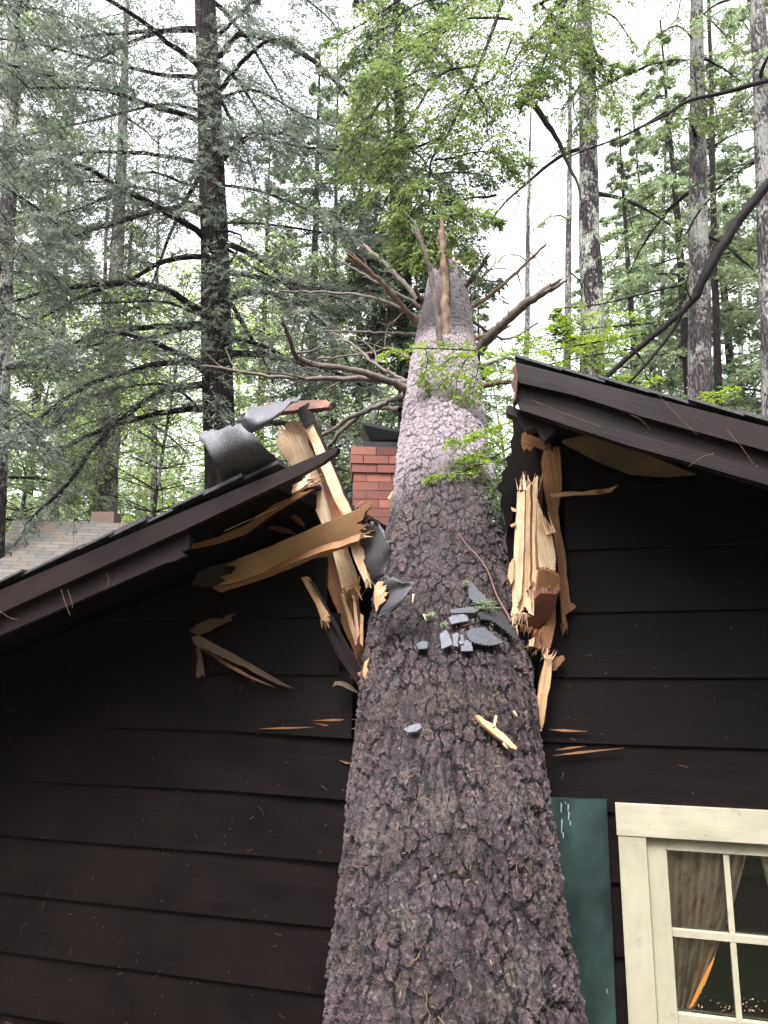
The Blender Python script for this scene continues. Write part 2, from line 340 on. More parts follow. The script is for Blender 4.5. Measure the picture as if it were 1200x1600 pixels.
def scales(sc, amt, amt2, edge, tilt, hs_):
    """bark scales: flat plates with sharp cracks, each plate lifting towards its lower end"""
    mp = n('Mapping', inp={'Scale': (*sc, 1)}); L(uv, mp.inputs[0]); x = n('MixRGB', blend_type='ADD', inp={0: amt}); L(mp.outputs[0], x.inputs[1]); L(nzv.outputs[1], x.inputs[2])
    y = n('MixRGB', blend_type='ADD', inp={0: amt2}); L(x.outputs[0], y.inputs[1]); L(nzv2.outputs[1], y.inputs[2]); co_ = y.outputs[0]
    f_ = n('TexVoronoi', feature='F1', inp={'Scale': 1.}); f_.voronoi_dimensions = '2D'; L(co_, f_.inputs['Vector']); e_ = n('TexVoronoi', feature='DISTANCE_TO_EDGE', inp={'Scale': 1.}); e_.voronoi_dimensions = '2D'; L(co_, e_.inputs['Vector'])
    df = n('VectorMath', operation='SUBTRACT'); L(co_, df.inputs[0]); L(f_.outputs['Position'], df.inputs[1]); sx_ = n('SeparateXYZ'); L(df.outputs[0], sx_.inputs[0])
    c_ = n('SeparateColor'); L(f_.outputs['Color'], c_.inputs[0]); ed = n('MapRange', inp={1: .01, 2: edge, 3: 0., 4: 1.}); ed.interpolation_type = 'SMOOTHSTEP'; L(e_.outputs['Distance'], ed.inputs[0])
    hide = ramp(n, L, noise(n, L, uv, hs_, 4, .65), [(.45, 0.), (.60, .75)]); edo = math_(n, L, 'MAXIMUM', ed.outputs[0], hide)
    h_ = mul(edo, add(add(mul(c_.outputs[0], .45), .40), mul(sx_.outputs[0], -tilt))); return h_, edo, c_, sx_.outputs[0]
hA, eA, cA, tA = scales((13, 30), 1.5, 1.5, .12, .35, 7); hB, eB, cB, tB = scales((38, 72), 1.6, 1.8, .15, .6, 19)
mp3 = n('Mapping', inp={'Scale': (3.2, 17, 1)}); L(uv, mp3.inputs[0]); rdg = noise(n, L, mp3.outputs[0], 1., 4, .55)      # long ridges
fine = noise(n, L, uv, 95, 6, .7); med = noise(n, L, uv, 16, 5, .65); big = noise(n, L, uv, 2.2, 4, .6)
vf = noise(n, L, uv, 210, 5, .75); H = add(add(mul(hA, .46), mul(hB, .20)), add(mul(rdg, .75), add(mul(add(fine, med), .20), mul(vf, .06))))
col = ramp(n, L, cB.outputs[1], [(0, (.046, .027, .030)), (.3, (.100, .064, .070)), (.55, (.085, .068, .078)), (.8, (.155, .108, .112)), (1, (.23, .135, .13))])
col = mix(n, L, mul(cA.outputs[2], .55), col, (.105, .082, .098))
col = mix(n, L, mul(ramp(n, L, med, [(.48, 0.), (.62, 1.)]), .7), col, (.155, .135, .16))
col = mix(n, L, ramp(n, L, noise(n, L, uv, 8, 5, .7), [(.56, 0.), (.68, .7)]), col, (.125, .040, .042))
tip = mul(ramp(n, L, tB, [(.0, 0.), (.6, 1.)]), .0); lift = ramp(n, L, mul(tB, -1.), [(.08, 0.), (.36, .7)]); col = mix(n, L, lift, col, (.27, .20, .23))
vary = ramp(n, L, noise(n, L, uv, 3.2, 4, .6), [(.38, .65), (.60, 0.)]); col = mix(n, L, vary, col, (.035, .022, .025))
col = mix(n, L, mul(ramp(n, L, fine, [(.35, 1.), (.5, 0.)]), .55), col, (.020, .013, .014))
gr1 = ramp(n, L, noise(n, L, uv, 42, 8, .8), [(.40, .75), (.50, 0.)]); col = mix(n, L, gr1, col, (.030, .019, .020))
olv = mul(ramp(n, L, noise(n, L, uv, 4.5, 5, .65), [(.50, 0.), (.60, 1.)]), ramp(n, L, noise(n, L, uv, 75, 6, .75), [(.48, 0.), (.60, .8)])); col = mix(n, L, olv, col, (.20, .155, .10))
pnk = ramp(n, L, noise(n, L, mp3.outputs[0], 1.7, 3, .5), [(.58, 0.), (.66, .6)]); col = mix(n, L, pnk, col, (.20, .135, .135))
crk = math_(n, L, 'SUBTRACT', 1., mul(add(mul(eA, .85), .15), add(mul(eB, .38), .62))); crk = ramp(n, L, crk, [(.22, 0.), (.70, .95)])
fur = ramp(n, L, rdg, [(.34, .85), (.43, 0.)]); crk = math_(n, L, 'MAXIMUM', crk, fur)
fl = ramp(n, L, noise(n, L, uv, 60, 4, .7), [(.62, 0.), (.67, .85)]); col = mix(n, L, fl, col, (.40, .33, .35))
# lichen on the lower stem
sx = math_(n, L, 'LESS_THAN', sep.outputs[0], .75)
lch = mul(ramp(n, L, add(mul(noise(n, L, uv, 3.5, 3), .5), mul(noise(n, L, uv, 60, 5, .7), .6)), [(.60, 0.), (.66, .8)]), ramp(n, L, add(sep.outputs[0], mul(big, .3)), [(.25, 1.), (.9, 0.)]))
col = mix(n, L, lch, col, (.26, .26, .20))
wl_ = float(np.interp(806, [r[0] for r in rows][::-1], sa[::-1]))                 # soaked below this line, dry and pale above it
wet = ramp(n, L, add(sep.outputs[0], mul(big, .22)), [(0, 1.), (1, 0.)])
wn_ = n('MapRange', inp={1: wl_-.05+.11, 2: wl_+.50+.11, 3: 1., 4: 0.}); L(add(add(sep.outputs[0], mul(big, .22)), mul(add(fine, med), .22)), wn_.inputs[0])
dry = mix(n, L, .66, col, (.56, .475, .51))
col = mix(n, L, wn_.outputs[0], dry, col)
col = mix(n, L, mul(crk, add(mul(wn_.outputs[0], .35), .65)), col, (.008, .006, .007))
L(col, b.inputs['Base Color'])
rgh = n('MapRange', inp={1: 0., 2: 1., 3: .75, 4: .36}); L(wn_.outputs[0], rgh.inputs[0]); L(rgh.outputs[0], b.inputs['Roughness'])
bp = n('Bump', inp={'Strength': 1., 'Distance': .016}); L(add(mul(fine, .6), mul(H, .5)), bp.inputs['Height']); L(bp.outputs[0], b.inputs['Normal'])
dp = n('Displacement', inp={'Midlevel': .86, 'Scale': .040}); L(H, dp.inputs['Height']); L(dp.outputs[0], t.nodes['Material Output'].inputs['Displacement'])
m.displacement_method = 'BOTH'; M['spruce'] = m

FT = thing('fallen_tree', 'huge fallen spruce trunk with flaking wet bark, lying up across the smashed cabin roof', 'fallen tree', tuple(axis([base_s])[0]))
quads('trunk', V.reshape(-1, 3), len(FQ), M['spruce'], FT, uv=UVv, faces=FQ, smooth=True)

def deadwood(name, tone, tone2):
    m, t, b, n, L = NT(name); co = coords(n, L, 'Object'); ns = noise(n, L, co, 18, 6, .7)
    col = ramp(n, L, ns, [(.35, tone), (.65, tone2)]); L(col, b.inputs['Base Color']); b.inputs['Roughness'].default_value = .7; bump(n, L, b, ns, .7, .01); return m
M['dead'] = deadwood('dead_limb', (.04, .028, .025), (.125, .092, .072)); M['dead_red'] = deadwood('dead_limb_peeled', (.085, .052, .034), (.22, .145, .092)); M['dead_pale'] = deadwood('dead_limb_split', (.2, .14, .08), (.42, .31, .19))
def dead_branch(pts, w0, w1, dY0=0., dY1=0., mat='dead', twigs=0, seed=0):
    """pts base->tip in photo pixels; base on the trunk, widths in pixels at the base and tip"""
    r = rs(seed+100); Y0 = trunkY(pts[0][1])+dY0; Y1 = Y0+dY1; k = len(pts)
    Pp = np.array([at(x, y, Y0+(Y1-Y0)*i/(k-1)) for i, (x, y) in enumerate(pts)]); nn = 26
    C = cat_rom(Pp, nn); C[2:-1] += r.randn(nn-3, 3)*.004; dd = (C-CAM)@FW
    wpx = np.linspace(w0, w1, nn); rr = wpx/2*dd/F; rr[:3] *= [1.5, 1.25, 1.08]; rr *= 1+.045*r.randn(nn)
    q = QB(); q.tube(C, rr, 9, r, .05)
    for s in range(4):                                    # splintered end
        e = C[-1]; dv = nrm(C[-1]-C[-3]); o = r.randn(3)*rr[-1]*.5; l = rr[-1]*r.uniform(1.5, 5)
        q.tube(np.array([e-dv*rr[-1]+o, e+dv*l*.5+o*1.1, e+dv*l+o*1.2]), [rr[-1]*.55, rr[-1]*.4, rr[-1]*.05], 5)
    for s in range(twigs):
        i = r.randint(nn//4, nn-3); dv = nrm(nrm(C[i+1]-C[i])+r.randn(3)*.8); l = r.uniform(.1, .45)
        q.tube(cat_rom([C[i], C[i]+dv*l*.5+r.randn(3)*.02, C[i]+dv*l+r.randn(3)*.06], 7), np.linspace(.010, .003, 7)*r.uniform(.5, 1), 5)
    return q.build('dead_branch', M[mat], FT)
q = QB(); r = rs(77); c0 = axis([s_end])[0]; r_e = float(radius0(np.array([s_end]))[0])
for k in range(46):
    a_ = r.rand()*6.28; rad_k = r_e*2.0*math.sqrt(r.rand()); p_ = c0+(T0*math.cos(a_)+T1*math.sin(a_))*rad_k-D*.25; l = r.uniform(.25, .8); q.tube(np.array([p_, p_+D*l*.6+r.randn(3)*.012, p_+D*l+r.randn(3)*.03]), np.array([.034, .022, .004])*r.uniform(.5, 1.1), 5)
q.build('broken_top', M['dead_pale'], FT)
DB = [([(655, 508), (625, 475), (590, 435), (553, 403)], 9, 7, 0, -.4, 'dead_red', 2), ([(668, 487), (642, 470), (600, 448), (540, 412)], 7, 4, 0, .3, 'dead', 3),
 ([(652, 523), (600, 520), (510, 517)], 6, 3, 0, .2, 'dead', 4), ([(640, 612), (600, 592), (545, 577), (470, 563), (455, 535), (443, 506)], 13, 6, 0, -.7, 'dead', 5),
 ([(640, 600), (580, 592), (500, 592), (410, 586), (320, 572)], 11, 4, 0, -.5, 'dead', 9), ([(632, 618), (590, 634), (545, 655), (500, 682)], 9, 6, 0, .2, 'dead', 2),
 ([(690, 575), (684, 500), (675, 440), (665, 400), (650, 362)], 11, 7, -.35, -.15, 'dead', 2), ([(700, 553), (696, 480), (694, 420), (689, 360)], 14, 10, -.35, -.1, 'dead_red', 1),
 ([(700, 520), (700, 440), (697, 380)], 8, 6, -.28, .1, 'dead', 0), ([(748, 545), (775, 517), (815, 480), (862, 448)], 17, 13, -.1, -.5, 'dead', 1),
 ([(727, 487), (760, 465), (800, 432), (850, 385)], 8, 4, 0, -.2, 'dead_red', 3), ([(715, 465), (735, 437), (760, 406)], 9, 7, 0, -.3, 'dead', 1),
 ([(672, 478), (655, 462), (648, 450)], 8, 5, 0, -.2, 'dead_red', 0), ([(748, 605), (770, 600), (795, 596)], 9, 7, 0, -.3, 'dead_red', 0), ([(742, 528), (765, 522), (790, 512)], 9, 5, 0, -.1, 'dead_pale', 0),
 ([(640, 600), (590, 572), (560, 545), (520, 520)], 6, 3, 0, .6, 'dead', 5), ([(660, 500), (600, 470), (530, 458), (440, 455)], 6, 3, 0, .8, 'dead', 6),
 ([(735, 500), (790, 530), (840, 505)], 5, 3, 0, .8, 'dead', 3), ([(655, 470), (610, 420), (570, 385)], 9, 6, 0.1, .6, 'dead', 2), ([(640, 560), (610, 545), (575, 552), (500, 560)], 6, 3, 0, .4, 'dead', 4),
 ([(745, 575), (790, 560), (815, 570)], 6, 3, 0, .5, 'dead', 3), ([(625, 640), (575, 640), (520, 690), (505, 725)], 8, 5, .3, .6, 'dead', 3), ([(735, 490), (742, 450), (760, 420), (748, 385)], 4, 2, 0, .2, 'dead', 4)]
for k, (p, a, b_, d0, d1, mt, tw) in enumerate(DB): dead_branch(p, a, b_, d0, d1, mt, tw, k)

# ---------------------------------------------------------------- the cabin
base = W(-.2, 0)
CB = thing('cabin', 'dark brown clapboard cabin, gable end smashed open by the fallen tree', 'cabin', tuple(base))
RO = .52                                                      # rake overhang in front of the wall
aL, bL = tz(0, 915, RO), tz(520, 692, RO); aR, bR = tz(805, 563, RO), tz(1200, 664, RO)
def ztopL(t_): return aL[1]+(bL[1]-aL[1])*(t_-aL[0])/(bL[0]-aL[0])
def ztopR(t_): return aR[1]+(bR[1]-aR[1])*(t_-aR[0])/(bR[0]-aR[0])
TL, TR = -4.2, 3.6
tRk = aR[0]; tLk = tz(428, 744, RO)[0]; trc, _ = tz(700, 1000)
def zroof(t_): return ztopL(t_)-.13 if t_ < trc else ztopR(max(t_, tRk-.12))-.13
# hole the trunk tore: limits left and right of the trunk, by height
hz = [tz(560, y)[1] for y in (1150, 1080, 1010, 960, 900, 860)]; hl = [tz(x, y)[0] for x, y in ((575, 1150), (566, 1080), (552, 1010), (520, 960), (492, 900), (470, 860))]
hr = [tz(x, y)[0] for x, y in ((840, 1150), (842, 1080), (838, 1010), (845, 960), (855, 900), (862, 860))]
CO = .05
c0, cz1 = tz(963, 1256, CO); c1, _ = tz(1013, 1400, CO); _, cz0 = tz(1013, 1308, CO)
g0, gz1 = tz(1041, 1327, .02); m0, _ = tz(1135, 1400, .02); m1, _ = tz(1144, 1400, .02); _, mz1 = tz(1090, 1456, .025); _, mz0 = tz(1090, 1467, .025); _, gz0 = tz(1100, 1588, .02)
pw = m0-g0; mw = m1-m0; NPN = 4; g1 = g0+NPN*pw+(NPN-1)*mw; s1_ = g1+.065
wx0, wz1, wx1, wz0 = c1-.02, cz0+.04, s1_+.02, gz0-.15
def siding():
    mb = MB(); e = .232; z0 = tz(540, 1345)[1]; k0 = -int(z0/e)-1; z0 = z0+k0*e; r = random.Random(3); st = .03
    for k in range(26):
        zb = z0+k*e; lj = r.uniform(-.01, .01); nseg = int((TR-TL)/st); L_off = r.uniform(0, 9)
        jl0, jr0 = r.uniform(-.07, .02), r.uniform(-.01, .05)
        for i in range(nseg):
            ta, tb = TL+i*st, TL+(i+1)*st; tm = (ta+tb)/2
            za, zc = min(zb+e+.012, zroof(ta)), min(zb+e+.012, zroof(tb))
            zq = zb
            if wx0 < tm < wx1:
                if zb < wz0: za = min(za, wz0); zc = min(zc, wz0)
                elif zb < wz1: zq = wz1
            if min(za, zc) <= zq+.005: continue
            zm = zb+e*.5
            if zm > hz[0]:
                jl, jr = jl0+r.uniform(-.012, .012), jr0+r.uniform(-.012, .012)
                if np.interp(zm, hz, hl)+jl < tm < np.interp(zm, hz, hr)+jr: continue
            # boards near the break are bowed out and split
            def bow(t_):
                dl = abs(t_-tz(560, 1100)[0]); q = max(0, 1-dl/.55)*max(0, 1-abs(zm-hz[0])/.45); return .03*q*(1+.5*math.sin(k*3.1))
            ba, bb = bow(ta), bow(tb); wv = .0025*math.sin(tm*1.7+k)
            v = [W(ta, zq+wv-.4*ba, .018+ba), W(tb, zq+wv-.4*bb, .018+bb), W(tb, zc, .004+bb*.4), W(ta, za, .004+ba*.4), W(ta, zq+wv-.4*ba, .001), W(tb, zq+wv-.4*bb, .001)]
            u = [(ta+L_off, 0+k), (tb+L_off, 0+k), (tb+L_off, e+k), (ta+L_off, e+k), (ta+L_off, .01+k), (tb+L_off, .01+k)]
            mb.add(v, [[0, 1, 2, 3], [1, 0, 4, 5]], u)
    return mb.build('wall', M['siding'], CB)
wall = siding()
def prism(mb, polytz, off0, off1, mi=0):                       # closed prism between two offsets
    k = len(polytz); P = [W(a, b_, off0) for a, b_ in polytz]+[W(a, b_, off1) for a, b_ in polytz]; uvp = [(a, b_) for a, b_ in polytz]*2
    mb.add(P, [list(range(k)), list(range(2*k-1, k-1, -1))]+[[i, i+k, (i+1) % k+k, (i+1) % k] for i in range(k)], uvp, mi)
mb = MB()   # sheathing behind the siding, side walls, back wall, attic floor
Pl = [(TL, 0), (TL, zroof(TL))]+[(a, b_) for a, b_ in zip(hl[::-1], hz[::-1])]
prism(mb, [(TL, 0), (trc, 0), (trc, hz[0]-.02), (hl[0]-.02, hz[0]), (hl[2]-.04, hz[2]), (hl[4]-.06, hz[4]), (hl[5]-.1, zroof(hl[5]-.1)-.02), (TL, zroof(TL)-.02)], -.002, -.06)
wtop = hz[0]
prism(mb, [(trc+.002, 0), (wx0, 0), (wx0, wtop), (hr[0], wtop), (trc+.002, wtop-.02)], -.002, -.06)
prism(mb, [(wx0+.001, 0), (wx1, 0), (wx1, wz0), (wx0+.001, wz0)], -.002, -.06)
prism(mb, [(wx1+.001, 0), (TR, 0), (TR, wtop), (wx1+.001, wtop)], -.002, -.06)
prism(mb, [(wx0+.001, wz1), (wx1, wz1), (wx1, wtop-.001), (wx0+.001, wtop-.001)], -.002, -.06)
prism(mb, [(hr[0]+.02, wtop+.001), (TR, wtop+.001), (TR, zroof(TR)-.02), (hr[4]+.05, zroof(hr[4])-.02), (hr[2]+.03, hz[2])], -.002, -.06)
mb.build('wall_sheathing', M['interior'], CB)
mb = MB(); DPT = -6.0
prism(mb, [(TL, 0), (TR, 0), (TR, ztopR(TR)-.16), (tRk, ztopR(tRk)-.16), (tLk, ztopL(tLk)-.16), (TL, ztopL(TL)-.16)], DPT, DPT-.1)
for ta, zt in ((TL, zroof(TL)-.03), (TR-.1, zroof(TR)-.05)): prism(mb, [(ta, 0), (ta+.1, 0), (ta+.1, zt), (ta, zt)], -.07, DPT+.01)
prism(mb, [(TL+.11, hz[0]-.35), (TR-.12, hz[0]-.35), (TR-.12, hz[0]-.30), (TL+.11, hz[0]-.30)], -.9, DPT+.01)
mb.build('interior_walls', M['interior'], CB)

# siding behind the broken edges: window opening is cut by not showing boards there
m, t, b, n, L = NT('roof_shingles'); uvc = coords(n, L, 'Object')
col = ramp(n, L, noise(n, L, uvc, 6, 6, .7), [(.3, (.022, .021, .024)), (.7, (.055, .052, .055))]); L(col, b.inputs['Base Color']); b.inputs['Roughness'].default_value = .75; bump(n, L, b, noise(n, L, uvc, 60, 4), .8, .006); M['shingle'] = m
def roof_side(name, t0, t1, zf, back=-6.3):
    mb = MB(); th = .055
    prism(mb, [(t0, zf(t0)-.012-th), (t1, zf(t1)-.012-th), (t1, zf(t1)-.012), (t0, zf(t0)-.012)], RO-.022, back, 1); r = random.Random(int(t1*100))
    # shingle courses with ragged butts along the rake
    n_ = int(abs(t1-t0)/.13)
    for k in range(n_):
        ta = t0+(t1-t0)*k/n_; tb = t0+(t1-t0)*(k+1.15)/n_; q = r.uniform(.0, .006); lift = r.uniform(.0, .012) if r.random() < .25 else 0
        d = RO+.012+r.uniform(-.010, .022); hi = .004 if (zf(t1) > zf(t0)) else .012; hj = .016-hi
        lo, up = (ta, tb)
        prism(mb, [(lo, zf(lo)-.010+hi+q), (up, zf(up)-.010+hj+q), (up, zf(up)-.001+hj+q+lift), (lo, zf(lo)-.001+hi+q+lift)], d, back+.01)
    return mb.build(name, [M['shingle'], M['interior']], CB)
roof_side('roof', TL-.35, tLk, ztopL); roof_side('roof', tRk, TR+.4, ztopR)

def fasc(name, poly, off, mat='fascia', ext=.022, **k):
    mb = MB(); slab(mb, poly, off, ext, **k); o = mb.build(name, M[mat], CB); return o
P0 = (W(0, 0, RO), N)
def along(x0, x1, fn, n_): return [(x0+(x1-x0)*i/n_, fn(x0+(x1-x0)*i/n_)) for i in range(n_+1)]
lt = lambda x: 922-.4286*x
fasc('fascia_trim', [(-900, lt(-900)), (0, lt(0)), (300, lt(300)), (512, 704), (528, 699), (524, 709), (512, 716), (505, 722), (470, 741), (300, 822), (0, 958), (-900, 1343)], RO+.030, ext=.03, plane=(W(0, 0, RO+.030), N))
fasc('fascia_board', [(-900, 1340), (0, 955), (292, 827), (297, 842), (294, 858), (284, 862), (290, 868), (272, 877), (258, 880), (0, 993), (-900, 1384)], RO, plane=P0)
rt = lambda x: 566+(x-805)*.253
fasc('fascia_trim', [(806, 566), (900, 590), (1000, 616), (1200, 667), (2400, 979), (2400, 1016), (1200, 705), (1000, 650), (900, 618), (812, 598), (803, 586)], RO+.030, ext=.03, plane=(W(0, 0, RO+.030), N))
fasc('fascia_board', [(805, 592), (900, 619), (1000, 648), (1200, 702), (2400, 1014), (2400, 1098), (1200, 762), (1080, 726), (985, 700), (900, 672), (850, 655), (812, 642), (806, 620)], RO, plane=P0)
fasc('fascia_batten', [(808, 628), (850, 637), (960, 668), (1080, 703), (1200, 735), (2400, 1067), (2400, 1094), (1200, 758), (1080, 723), (985, 697), (900, 669), (850, 652), (812, 640)], RO+.02, ext=.018, plane=(W(0, 0, RO+.022), N))
# rotten reddish end grain where the ridge broke away
mb = MB(); slab(mb, [(800, 576), (806, 567), (809, 590), (806, 622), (801, 632), (804, 612), (798, 600), (803, 588)], RO+.035, .05); mb.build('broken_rafter_end', M['rot'], CB)
mb = MB(); slab(mb, [(795, 632), (812, 640), (845, 655), (868, 672), (850, 690), (838, 668), (822, 672), (808, 652), (790, 645)], RO-.03, .06); mb.build('broken_soffit', M['fascia'], CB)

# green shutter
mb = MB(); slab(mb, [(842, 1247), (948, 1250), (952, 1345), (957, 1450), (963, 1600), (966, 1690), (848, 1680)], .055, .025, plane=(W(0, 0, .055), N)); r = random.Random(4)
for (x, y, l) in ((877, 1254, 16), (878, 1280, 22), (880, 1300, 10), (888, 1256, 12), (889, 1268, 14), (891, 1282, 8), (883, 1252, 5), (948, 1545, 8)):
    a = r.uniform(-1.2, 1.2); slab(mb, [(x-1, y), (x+1.2, y+2), (x+a+.8, y+l), (x+a-.4, y+l-1)], .058, .002, plane=(W(0, 0, .0575), N), mi=(1, 1))
M['drip'] = plain('white_drips', (.20, .24, .24), .6); sh = mb.build('shutter', [M['green'], M['drip']], CB); sh['label'] = 'dark green painted shutter with white drips, beside the trunk'

# window
def box(mb, t0, t1, z0, z1, o0, o1, mi=0):
    v = [W(a, b_, o) for o in (o0, o1) for a, b_ in ((t0, z0), (t1, z0), (t1, z1), (t0, z1))]
    if (t1-t0) > (z1-z0): u = [(a+z0*3, b_) for a, b_ in ((t0, z0), (t1, z0), (t1, z1), (t0, z1))]*2
    else: u = [(b_+t0*3, a) for a, b_ in ((t0, z0), (t1, z0), (t1, z1), (t0, z1))]*2
    mb.add(v, [[0, 1, 2, 3], [4, 7, 6, 5], [0, 4, 5, 1], [1, 5, 6, 2], [2, 6, 7, 3], [3, 7, 4, 0]], u, mi)
mb = MB(); box(mb, c0, c1+.004, gz0-.28, cz0, CO, .02); box(mb, s1_-.003, s1_+(c1-c0), gz0-.28, cz0, CO, .02); box(mb, c0-.004, s1_+(c1-c0)+.004, cz0+.001, cz1, CO+.003, .02)
wf = mb.build('window', M['cream'], CB)
mb = MB(); box(mb, c1+.006, g0, gz0-.13, gz1+.045, .028, -.02); box(mb, g1, s1_-.005, gz0-.13, gz1+.045, .028, -.02); box(mb, g0+.001, g1-.001, gz1, gz1+.044, .027, -.02); box(mb, g0+.001, g1-.001, gz0-.12, gz0, .027, -.02)
mb.build('sash', M['cream'], wf)
mb = MB()
for i in range(1, NPN): box(mb, g0+i*pw+(i-1)*mw, g0+i*(pw+mw), gz0+.001, gz1-.001, .022, -.012)
box(mb, g0+.001, g1-.001, mz0, mz1, .0235, -.010); mb.build('muntins', M['cream'], wf)
m, t, b, n, L = NT('window_glass'); gl = n('BsdfGlossy', inp={'Roughness': .02}); tp = n('BsdfTransparent', inp={0: (.92, .93, .92, 1)}); fr = n('Fresnel', inp={'IOR': 1.5}); mx = n('MixShader'); L(fr.outputs[0], mx.inputs[0]); L(tp.outputs[0], mx.inputs[1]); L(gl.outputs[0], mx.inputs[2]); L(mx.outputs[0], t.nodes['Material Output'].inputs[0])
mb = MB(); box(mb, g0+.001, g1-.001, gz0+.001, gz1-.001, .0035, -.0005); mb.build('glass', m, wf)
mb = MB(); box(mb, c0-.03, s1_+(c1-c0)+.03, gz0-.33, gz0-.281, .10, .0); mb.build('sill', M['cream'], wf)
# strip of lilac tape beside the sash
M['tape'] = plain('masking_tape', (.16, .18, .30), .6, (.22, .24, .36), 30); ta_, tb_ = tz(1014, 1550, .0285)[0], tz(1020, 1550, .0285)[0]
mb = MB(); box(mb, ta_, tb_, gz0-.12, tz(1016, 1548, .03)[1], .0325, .0285); mb.build('tape', M['tape'], wf)
# room behind the window
mb = MB()
def rbox(t0, t1, z0, z1, o0, o1): box(mb, t0, t1, z0, z1, o0, o1)
rbox(wx0-.6, wx1+1.2, gz0-.5, gz0-.45, -.07, -2.5); rbox(wx0-.65, wx0-.6, gz0-.45, hz[0]-.36, -.07, -2.5); rbox(wx0-.6, wx1+1.2, gz0-.45, hz[0]-.36, -2.4, -2.5); rbox(wx0-.6, wx1+1.2, hz[0]-.42, hz[0]-.37, -.07, -2.39); rbox(wx1+1.2, wx1+1.25, gz0-.45, hz[0]-.36, -.07, -2.5)
M['room'] = plain('room_wall_boards', (.03, .018, .010), .6, (.06, .035, .02), 5); mb.build('room', M['room'], CB)
# ---------------------------------------------------------------- curtains and lights inside
m, t, b, n, L = NT('curtain_cloth'); uvc = coords(n, L, 'UV'); 
col = ramp(n, L, noise(n, L, uvc, 10, 4, .6), [(.32, (.26, .19, .14)), (.44, (.66, .52, .40)), (.54, (.80, .66, .50)), (.64, (.62, .36, .25)), (.74, (.12, .09, .07))])
mpx = n('Mapping', inp={'Scale': (34, 60, 1)}); L(uvc, mpx.inputs[0]); col = mix(n, L, ramp(n, L, noise(n, L, mpx.outputs[0], 1., 4, .7), [(.54, 0.), (.66, .35)]), col, (.22, .15, .11))
L(col, b.inputs['Base Color']); b.inputs['Roughness'].default_value = .9
tr = n('BsdfTranslucent'); L(col, tr.inputs[0]); mx = n('MixShader', inp={0: .12}); L(b.outputs[0], mx.inputs[1]); L(tr.outputs[0], mx.inputs[2]); L(mx.outputs[0], t.nodes['Material Output'].inputs[0]); M['curtain'] = m
def curtain(pl, pr, name, label, flip=1):
    """left/right edge polylines in photo pixels, top to bottom"""
    nu, nv = 60, 30; V_, F_, UV_ = [], [], []
    PL = cat_rom(np.array([[*p, 0] for p in pl]), nv); PR = cat_rom(np.array([[*p, 0] for p in pr]), nv)
    for j in range(nv):
        for i in range(nu):
            u = i/(nu-1); x = PL[j][0]*(1-u)+PR[j][0]*u; y = PL[j][1]*(1-u)+PR[j][1]*u
            o = -.042+.015*math.sin(u*30+j*.05)+.006*math.sin(u*11+1)
            V_.append(wp(x, y, o)); UV_.append((u*.55, j/nv*.5))
    for j in range(nv-1):
        for i in range(nu-1): a = j*nu+i; F_.append((a, a+1, a+nu+1, a+nu))
    mb = MB(); mb.add(V_, F_, UV_); o = mb.build(name, M['curtain'], None, True); md = o.modifiers.new('t', 'SOLIDIFY'); md.thickness = .002; return tag(o, label, 'curtain')
curtain([(1036, 1315), (1040, 1440), (1046, 1530), (1052, 1600)], [(1172, 1312), (1150, 1400), (1115, 1500), (1075, 1600)], 'curtain', 'patterned curtain tied back to the left side of the window', 1)
curtain([(1182, 1312), (1205, 1400), (1245, 1500), (1290, 1600)], [(1300, 1312), (1305, 1440), (1308, 1530), (1310, 1600)], 'curtain', 'second curtain, only its corner showing at the right of the window')
m, t, b, n, L = NT('lamplit_lining'); em = n('Emission', inp={0: (1, .42, .10, 1), 1: .22}); L(em.outputs[0], t.nodes['Material Output'].inputs[0])  # curtain lining lit from inside, the lamplight given as its own glow
mb = MB(); slab(mb, [(1117, 1494), (1114, 1506), (1104, 1532), (1083, 1572), (1076, 1576), (1091, 1544), (1105, 1514)], -.05, .003, plane=(W(0, 0, -.012), N))
o = mb.build('lamplit_curtain_edge', m); tag(o, 'narrow amber curtain lining, the lamplight on it shown as its own glow', 'curtain edge')
m, t, b, n, L = NT('bead_light'); em = n('Emission', inp={0: (1, .62, .36, 1), 1: .8}); L(em.outputs[0], t.nodes['Material Output'].inputs[0])
q = QB(); r = rs(8)
for k in range(90):
    x = r.uniform(1090, 1290); y = 1582-abs(r.randn())*14-(18*r.rand() if x < 1125 else 0); c = wp(x, y, -.16-.1*r.rand()); a = 10**r.uniform(-3.15, -2.8)
    q.tube(np.array([c-Z*a, c-Z*a*.7, c, c+Z*a*.7, c+Z*a]), np.array([.05, .75, 1, .75, .05])*a, 6)
o = q.build('bead_lights', m); o['kind'] = 'stuff'; tag(o, 'tiny warm points of light sparkling behind the bottom panes', 'lights')

